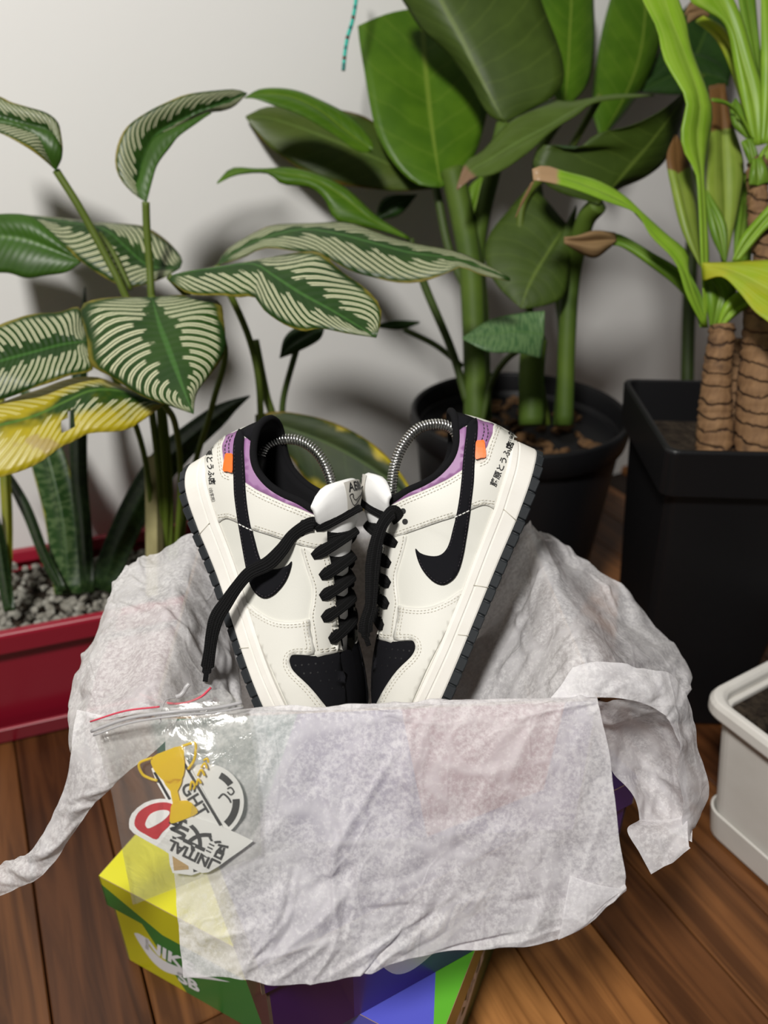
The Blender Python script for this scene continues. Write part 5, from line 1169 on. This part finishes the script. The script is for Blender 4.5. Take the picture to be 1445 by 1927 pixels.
# ------------------------------------------------------------------ clear zip bags and stickers
def film_mat():
    k = NB_('clear_film'); tc = k.n('ShaderNodeTexCoord'); n = k.n('ShaderNodeTexNoise'); n.inputs['Scale'].default_value = 45; n.inputs['Detail'].default_value = 5; n.inputs['Distortion'].default_value = 1.5; k.L(tc.outputs['Object'], n.inputs['Vector'])
    bp = k.n('ShaderNodeBump'); bp.inputs['Strength'].default_value = .5; bp.inputs['Distance'].default_value = .003; k.L(n.outputs['Fac'], bp.inputs['Height'])
    g = k.n('ShaderNodeBsdfGlossy'); g.inputs['Roughness'].default_value = .16; k.L(bp.outputs[0], g.inputs['Normal']); d = k.n('ShaderNodeBsdfDiffuse'); d.inputs[0].default_value = (.75, .76, .75, 1)
    t = k.n('ShaderNodeBsdfTransparent'); t.inputs[0].default_value = (.97, .97, .96, 1); m0 = k.n('ShaderNodeMixShader'); m0.inputs[0].default_value = .05; k.L(t.outputs[0], m0.inputs[1]); k.L(d.outputs[0], m0.inputs[2])
    lw = k.n('ShaderNodeFresnel'); lw.inputs[0].default_value = 1.35; k.L(bp.outputs[0], lw.inputs['Normal']); m1 = k.n('ShaderNodeMixShader'); k.L(k.M('MINIMUM', k.M('ADD', lw.outputs[0], .03), .20), m1.inputs[0]); k.L(m0.outputs[0], m1.inputs[1]); k.L(g.outputs[0], m1.inputs[2])
    k.L(m1.outputs[0], k.nt.nodes['Material Output'].inputs[0]); return k.m
M_FILM = film_mat(); M_ZIP = mat('zip_ridge', (.62, .61, .62), .3, .5, trans=.4); M_ZRED = mat('zip_red', (.60, .05, .09), .4)
def film(par, grid, nu=40, nv=40, seed=1, amp=.0018, name='film'):
    o = sheet(name, par, grid, nu, nv, amp, 22, seed, creases=500); o.data.materials.clear(); o.data.materials.append(M_FILM); return o
def wtube(par, pts, r, m, name, seg=7):
    inv = par.matrix_world.inverted(); v, f = tube(cr([W(*p) for p in pts], 8), r, seg); return mesh_obj(name, [inv @ Vector(x) for x in v], f, m, par)
zb = anchor('zip_bag', W(330, 1500, .477))
G1 = [[(168, 1352, .498), (250, 1342, .489), (340, 1325, .488), (452, 1318, .492)], [(180, 1392, .490), (260, 1385, .477), (350, 1372, .474), (470, 1362, .484)], [(205, 1470, .484), (290, 1470, .470), (390, 1460, .467), (482, 1450, .480)], [(228, 1590, .480), (310, 1580, .467), (400, 1560, .465), (490, 1545, .478)], [(250, 1702, .477), (330, 1672, .471), (410, 1640, .470), (492, 1608, .477)]]
film(zb, G1, 50, 50, 3, .0016, 'front_film')
film(zb, [[(x, y, d+(.010 if 0 < i < 4 and 0 < j < 3 else .001)) for j, (x, y, d) in enumerate(r)] for i, r in enumerate(G1)], 40, 40, 5, .0008, 'back_film')
wtube(zb, [(172, 1376, .490), (240, 1352, .480), (320, 1340, .478), (405, 1332, .484), (455, 1322, .489)], .0011, M_ZIP, 'zip_ridge')
wtube(zb, [(176, 1384, .489), (242, 1361, .479), (322, 1348, .477), (407, 1340, .483), (457, 1331, .488)], .0007, M_ZIP, 'zip_ridge')
wtube(zb, [(170, 1358, .495), (235, 1338, .487), (300, 1330, .484)], .0006, M_ZRED, 'zip_line')
tag(zb, 'clear plastic zip bag of stickers lying on the front tissue', 'bag', 'clear zip bags')
zb2 = anchor('zip_bag', W(340, 1320, .50))
film(zb2, [[(263, 1294, .520), (310, 1312, .518), (360, 1310, .518), (398, 1290, .522)], [(262, 1322, .512), (310, 1330, .508), (360, 1328, .508), (402, 1316, .514)], [(262, 1362, .505), (310, 1362, .502), (360, 1362, .502), (404, 1352, .506)]], 20, 30, 7, .001)
wtube(zb2, [(263, 1306, .517), (300, 1320, .514), (340, 1324, .513), (375, 1313, .515), (397, 1294, .519)], .0008, M_ZRED, 'zip_line')
wtube(zb2, [(263, 1324, .511), (305, 1334, .507), (350, 1332, .507), (400, 1318, .513)], .0010, M_ZIP, 'zip_ridge')
film(zb2, [[(396, 1300, .525), (420, 1298, .525), (448, 1318, .522)], [(398, 1325, .515), (425, 1325, .513), (458, 1330, .515)], [(400, 1350, .508), (430, 1350, .506), (465, 1345, .508)]], 16, 20, 9, .002)
tag(zb2, 'small clear zip bag with red closing line tucked behind the front tissue', 'bag', 'clear zip bags')
fst = anchor('plastic_fastener', W(340, 1300, .51))
wtube(fst, [(356, 1287, .512), (350, 1294, .511), (347, 1300, .511), (340, 1308, .510), (331, 1312, .509)], .0016, M_ZIP, 'knot')
wtube(fst, [(331, 1312, .509), (312, 1318, .502), (303, 1340, .489), (302, 1356, .478), (300, 1362, .478)], .0004, M_ZIP, 'loop')
tag(fst, 'thin white plastic fastener loop above the zip bag', 'fastener')
def zz(x, y): return (200+x*.2232, 1270+y*.2232)
M_STW = mat('sticker_white', (.84, .84, .83), .35); M_STR = mat('sticker_red', (.52, .025, .035), .35); M_STK = mat('sticker_black', (.012, .012, .014), .35); M_STT = mat('sticker_tan', (.52, .33, .12), .4)
M_GLD = mat('gold_film', (.95, .72, .012), .25, .6, trans=.45)
def flat(par, name, pts, d, m, smooth_n=4, th=.00025, conv=zz):
    P = cr([conv(*p) for p in pts], smooth_n, True) if smooth_n > 1 else [conv(*p) for p in pts]
    v2, t = poly_tri([tuple(p) for p in P], 1e4); inv = par.matrix_world.inverted()
    V = [inv @ W(p.x, p.y, d) for p in v2]; nn = (V[t[0][1]]-V[t[0][0]]).cross(V[t[0][2]]-V[t[0][0]])
    if (par.matrix_world.to_3x3() @ nn).dot(A_F) > 0: t = [q[::-1] for q in t]
    o = mesh_obj(name, V, [tuple(q) for q in t], m, par, smooth=False); solid(o, th, -1); return o
def ftext(par, s, org, dr, size, d, bold=.0, m=None, flipup=1, name='lettering', squash=1.0):
    tm = text_mesh(s, 1.0, bold); dx, dy = dr; L_ = math.hypot(dx, dy); dx /= L_; dy /= L_; ux, uy = dy*flipup, -dx*flipup; inv = par.matrix_world.inverted(); o = zz(*org); k = size*.2232
    return mesh_obj(name, [inv @ W(o[0]+(dx*p.x*squash+ux*p.y)*k, o[1]+(dy*p.x*squash+uy*p.y)*k, d) for p in tm[0]], tm[1], m or M_STK, par, smooth=False)
def circ(cx, cy, r, n=24, a0=0, a1=360): return [(cx+r*math.cos(math.radians(a0+(a1-a0)*i/n)), cy+r*math.sin(math.radians(a0+(a1-a0)*i/n))) for i in range(n)]
def arc(cx, cy, r0, r1, a0, a1, n=12): return [(cx+r1*math.cos(math.radians(a0+(a1-a0)*i/n)), cy+r1*math.sin(math.radians(a0+(a1-a0)*i/n))) for i in range(n+1)]+[(cx+r0*math.cos(math.radians(a1-(a1-a0)*i/n)), cy+r0*math.sin(math.radians(a1-(a1-a0)*i/n))) for i in range(n+1)]
GR = 'stickers in the zip bag'
s1 = anchor('sticker', W(395, 1520, .4790)); flat(s1, 'backing', circ(840, 1070, 320, 40), .4790, M_STW, 1)
flat(s1, 'print', arc(840, 1070, 225, 280, -62, -35), .4787, M_STK, 1); flat(s1, 'print', arc(840, 1070, 225, 285, -5, 48), .4787, M_STK, 1); flat(s1, 'print', arc(840, 1070, 225, 280, 70, 110), .4787, M_STK, 1)
wtube(s1, [(*zz(*p), .4787) for p in ((945, 1040), (985, 1005), (1030, 1040), (1050, 1075))], .0006, M_STK, 'print'); wtube(s1, [(*zz(*p), .4787) for p in ((1020, 960), (1050, 950), (1075, 985), (1050, 1010), (1020, 985))], .0005, M_STK, 'print')
tag(s1, 'round white sticker with broken black ring, lowest in the bag', 'sticker', GR)
s5 = anchor('sticker', W(340, 1625, .4786)); flat(s5, 'backing', [(525, 1500), (700, 1510), (860, 1640), (720, 1690), (560, 1670), (535, 1600)], .4785, M_STW, 1); flat(s5, 'print', [(555, 1515), (680, 1530), (695, 1640), (570, 1650)], .4782, M_STT, 1); flat(s5, 'print', [(725, 1590), (820, 1640), (735, 1665)], .4782, M_STK, 1)
tag(s5, 'small tan and black sticker peeking out below the red letter sticker', 'sticker', GR)
s2 = anchor('sticker', W(330, 1490, .4780)); flat(s2, 'backing', [(380, 790), (640, 650), (700, 760), (985, 1290), (800, 1330), (600, 1220), (420, 900)], .4780, M_STW, 1)
flat(s2, 'print', [(648, 755), (668, 745), (975, 1265), (955, 1277)], .4777, M_STK, 1); flat(s2, 'print', [(395, 825), (415, 818), (545, 1045), (525, 1055)], .4777, M_STK, 1); ftext(s2, 'GHT', (620, 945), (.52, .86), 150, .4776, .02, name='lettering')
tag(s2, 'white pennant sticker with black border and big black letters', 'sticker', GR)
s3 = anchor('sticker', W(330, 1560, .4770)); flat(s3, 'backing', [(192, 1260), (215, 1170), (320, 1080), (450, 1045), (560, 1065), (600, 1150), (640, 1210), (720, 1195), (960, 1275), (1205, 1385), (1215, 1420), (1040, 1545), (860, 1665), (740, 1640), (470, 1470), (230, 1335)], .4771, M_STW, 2)
flat(s3, 'print', [(236, 1250), (270, 1160), (370, 1095), (480, 1075), (560, 1095), (580, 1160), (540, 1260), (470, 1330), (420, 1388), (330, 1345), (265, 1305)], .4768, M_STR, 3); flat(s3, 'print', [(330, 1245), (370, 1175), (450, 1142), (520, 1145), (530, 1175), (470, 1235), (365, 1292), (335, 1280)], .4766, M_STW, 3)
ftext(s3, 'INITIAL', (905, 1560), (-.90, -.43), 122, .4767, .04, name='lettering')
ftext(s3, '頭', (1035, 1455), (-.90, -.43), 200, .4767, .018, name='lettering'); ftext(s3, '文', (885, 1365), (-.90, -.43), 200, .4767, .045, name='lettering'); ftext(s3, '字', (720, 1270), (-.90, -.43), 190, .4767, .045, name='lettering')
tag(s3, 'white sticker with a red letter D and upside down black lettering', 'sticker', GR)
s4 = anchor('sticker', W(320, 1470, .4762)); flat(s4, 'cup', [(378, 700), (500, 640), (640, 598), (655, 700), (660, 800), (630, 890), (560, 920), (490, 900), (430, 840), (390, 780)], .4763, M_GLD, 2)
flat(s4, 'stem', [(480, 890), (640, 880), (600, 980), (620, 1060), (560, 1080), (540, 980)], .4763, M_GLD, 2); flat(s4, 'foot', [(560, 1080), (680, 1060), (745, 1110), (770, 1165), (680, 1210), (570, 1250), (535, 1240), (540, 1160)], .4763, M_GLD, 2)
wtube(s4, [(*zz(*p), .4763) for p in ((385, 700), (280, 745), (300, 830), (360, 870), (430, 892))], .0009, M_GLD, 'handle'); wtube(s4, [(*zz(*p), .4763) for p in ((640, 600), (745, 575), (752, 660), (735, 730), (690, 795))], .0009, M_GLD, 'handle')
for sq in (((705, 970), (720, 900), (745, 930), (735, 965)), ((760, 930), (775, 880), (800, 915)), ((770, 850), (800, 800), (830, 850)), ((800, 780), (830, 745), (850, 790)), ((820, 720), (850, 705), (862, 740))): wtube(s4, [(*zz(*p), .4763) for p in sq], .0007, M_GLD, 'script_stroke')
tag(s4, 'translucent gold trophy shaped sticker on top in the bag', 'sticker', GR)
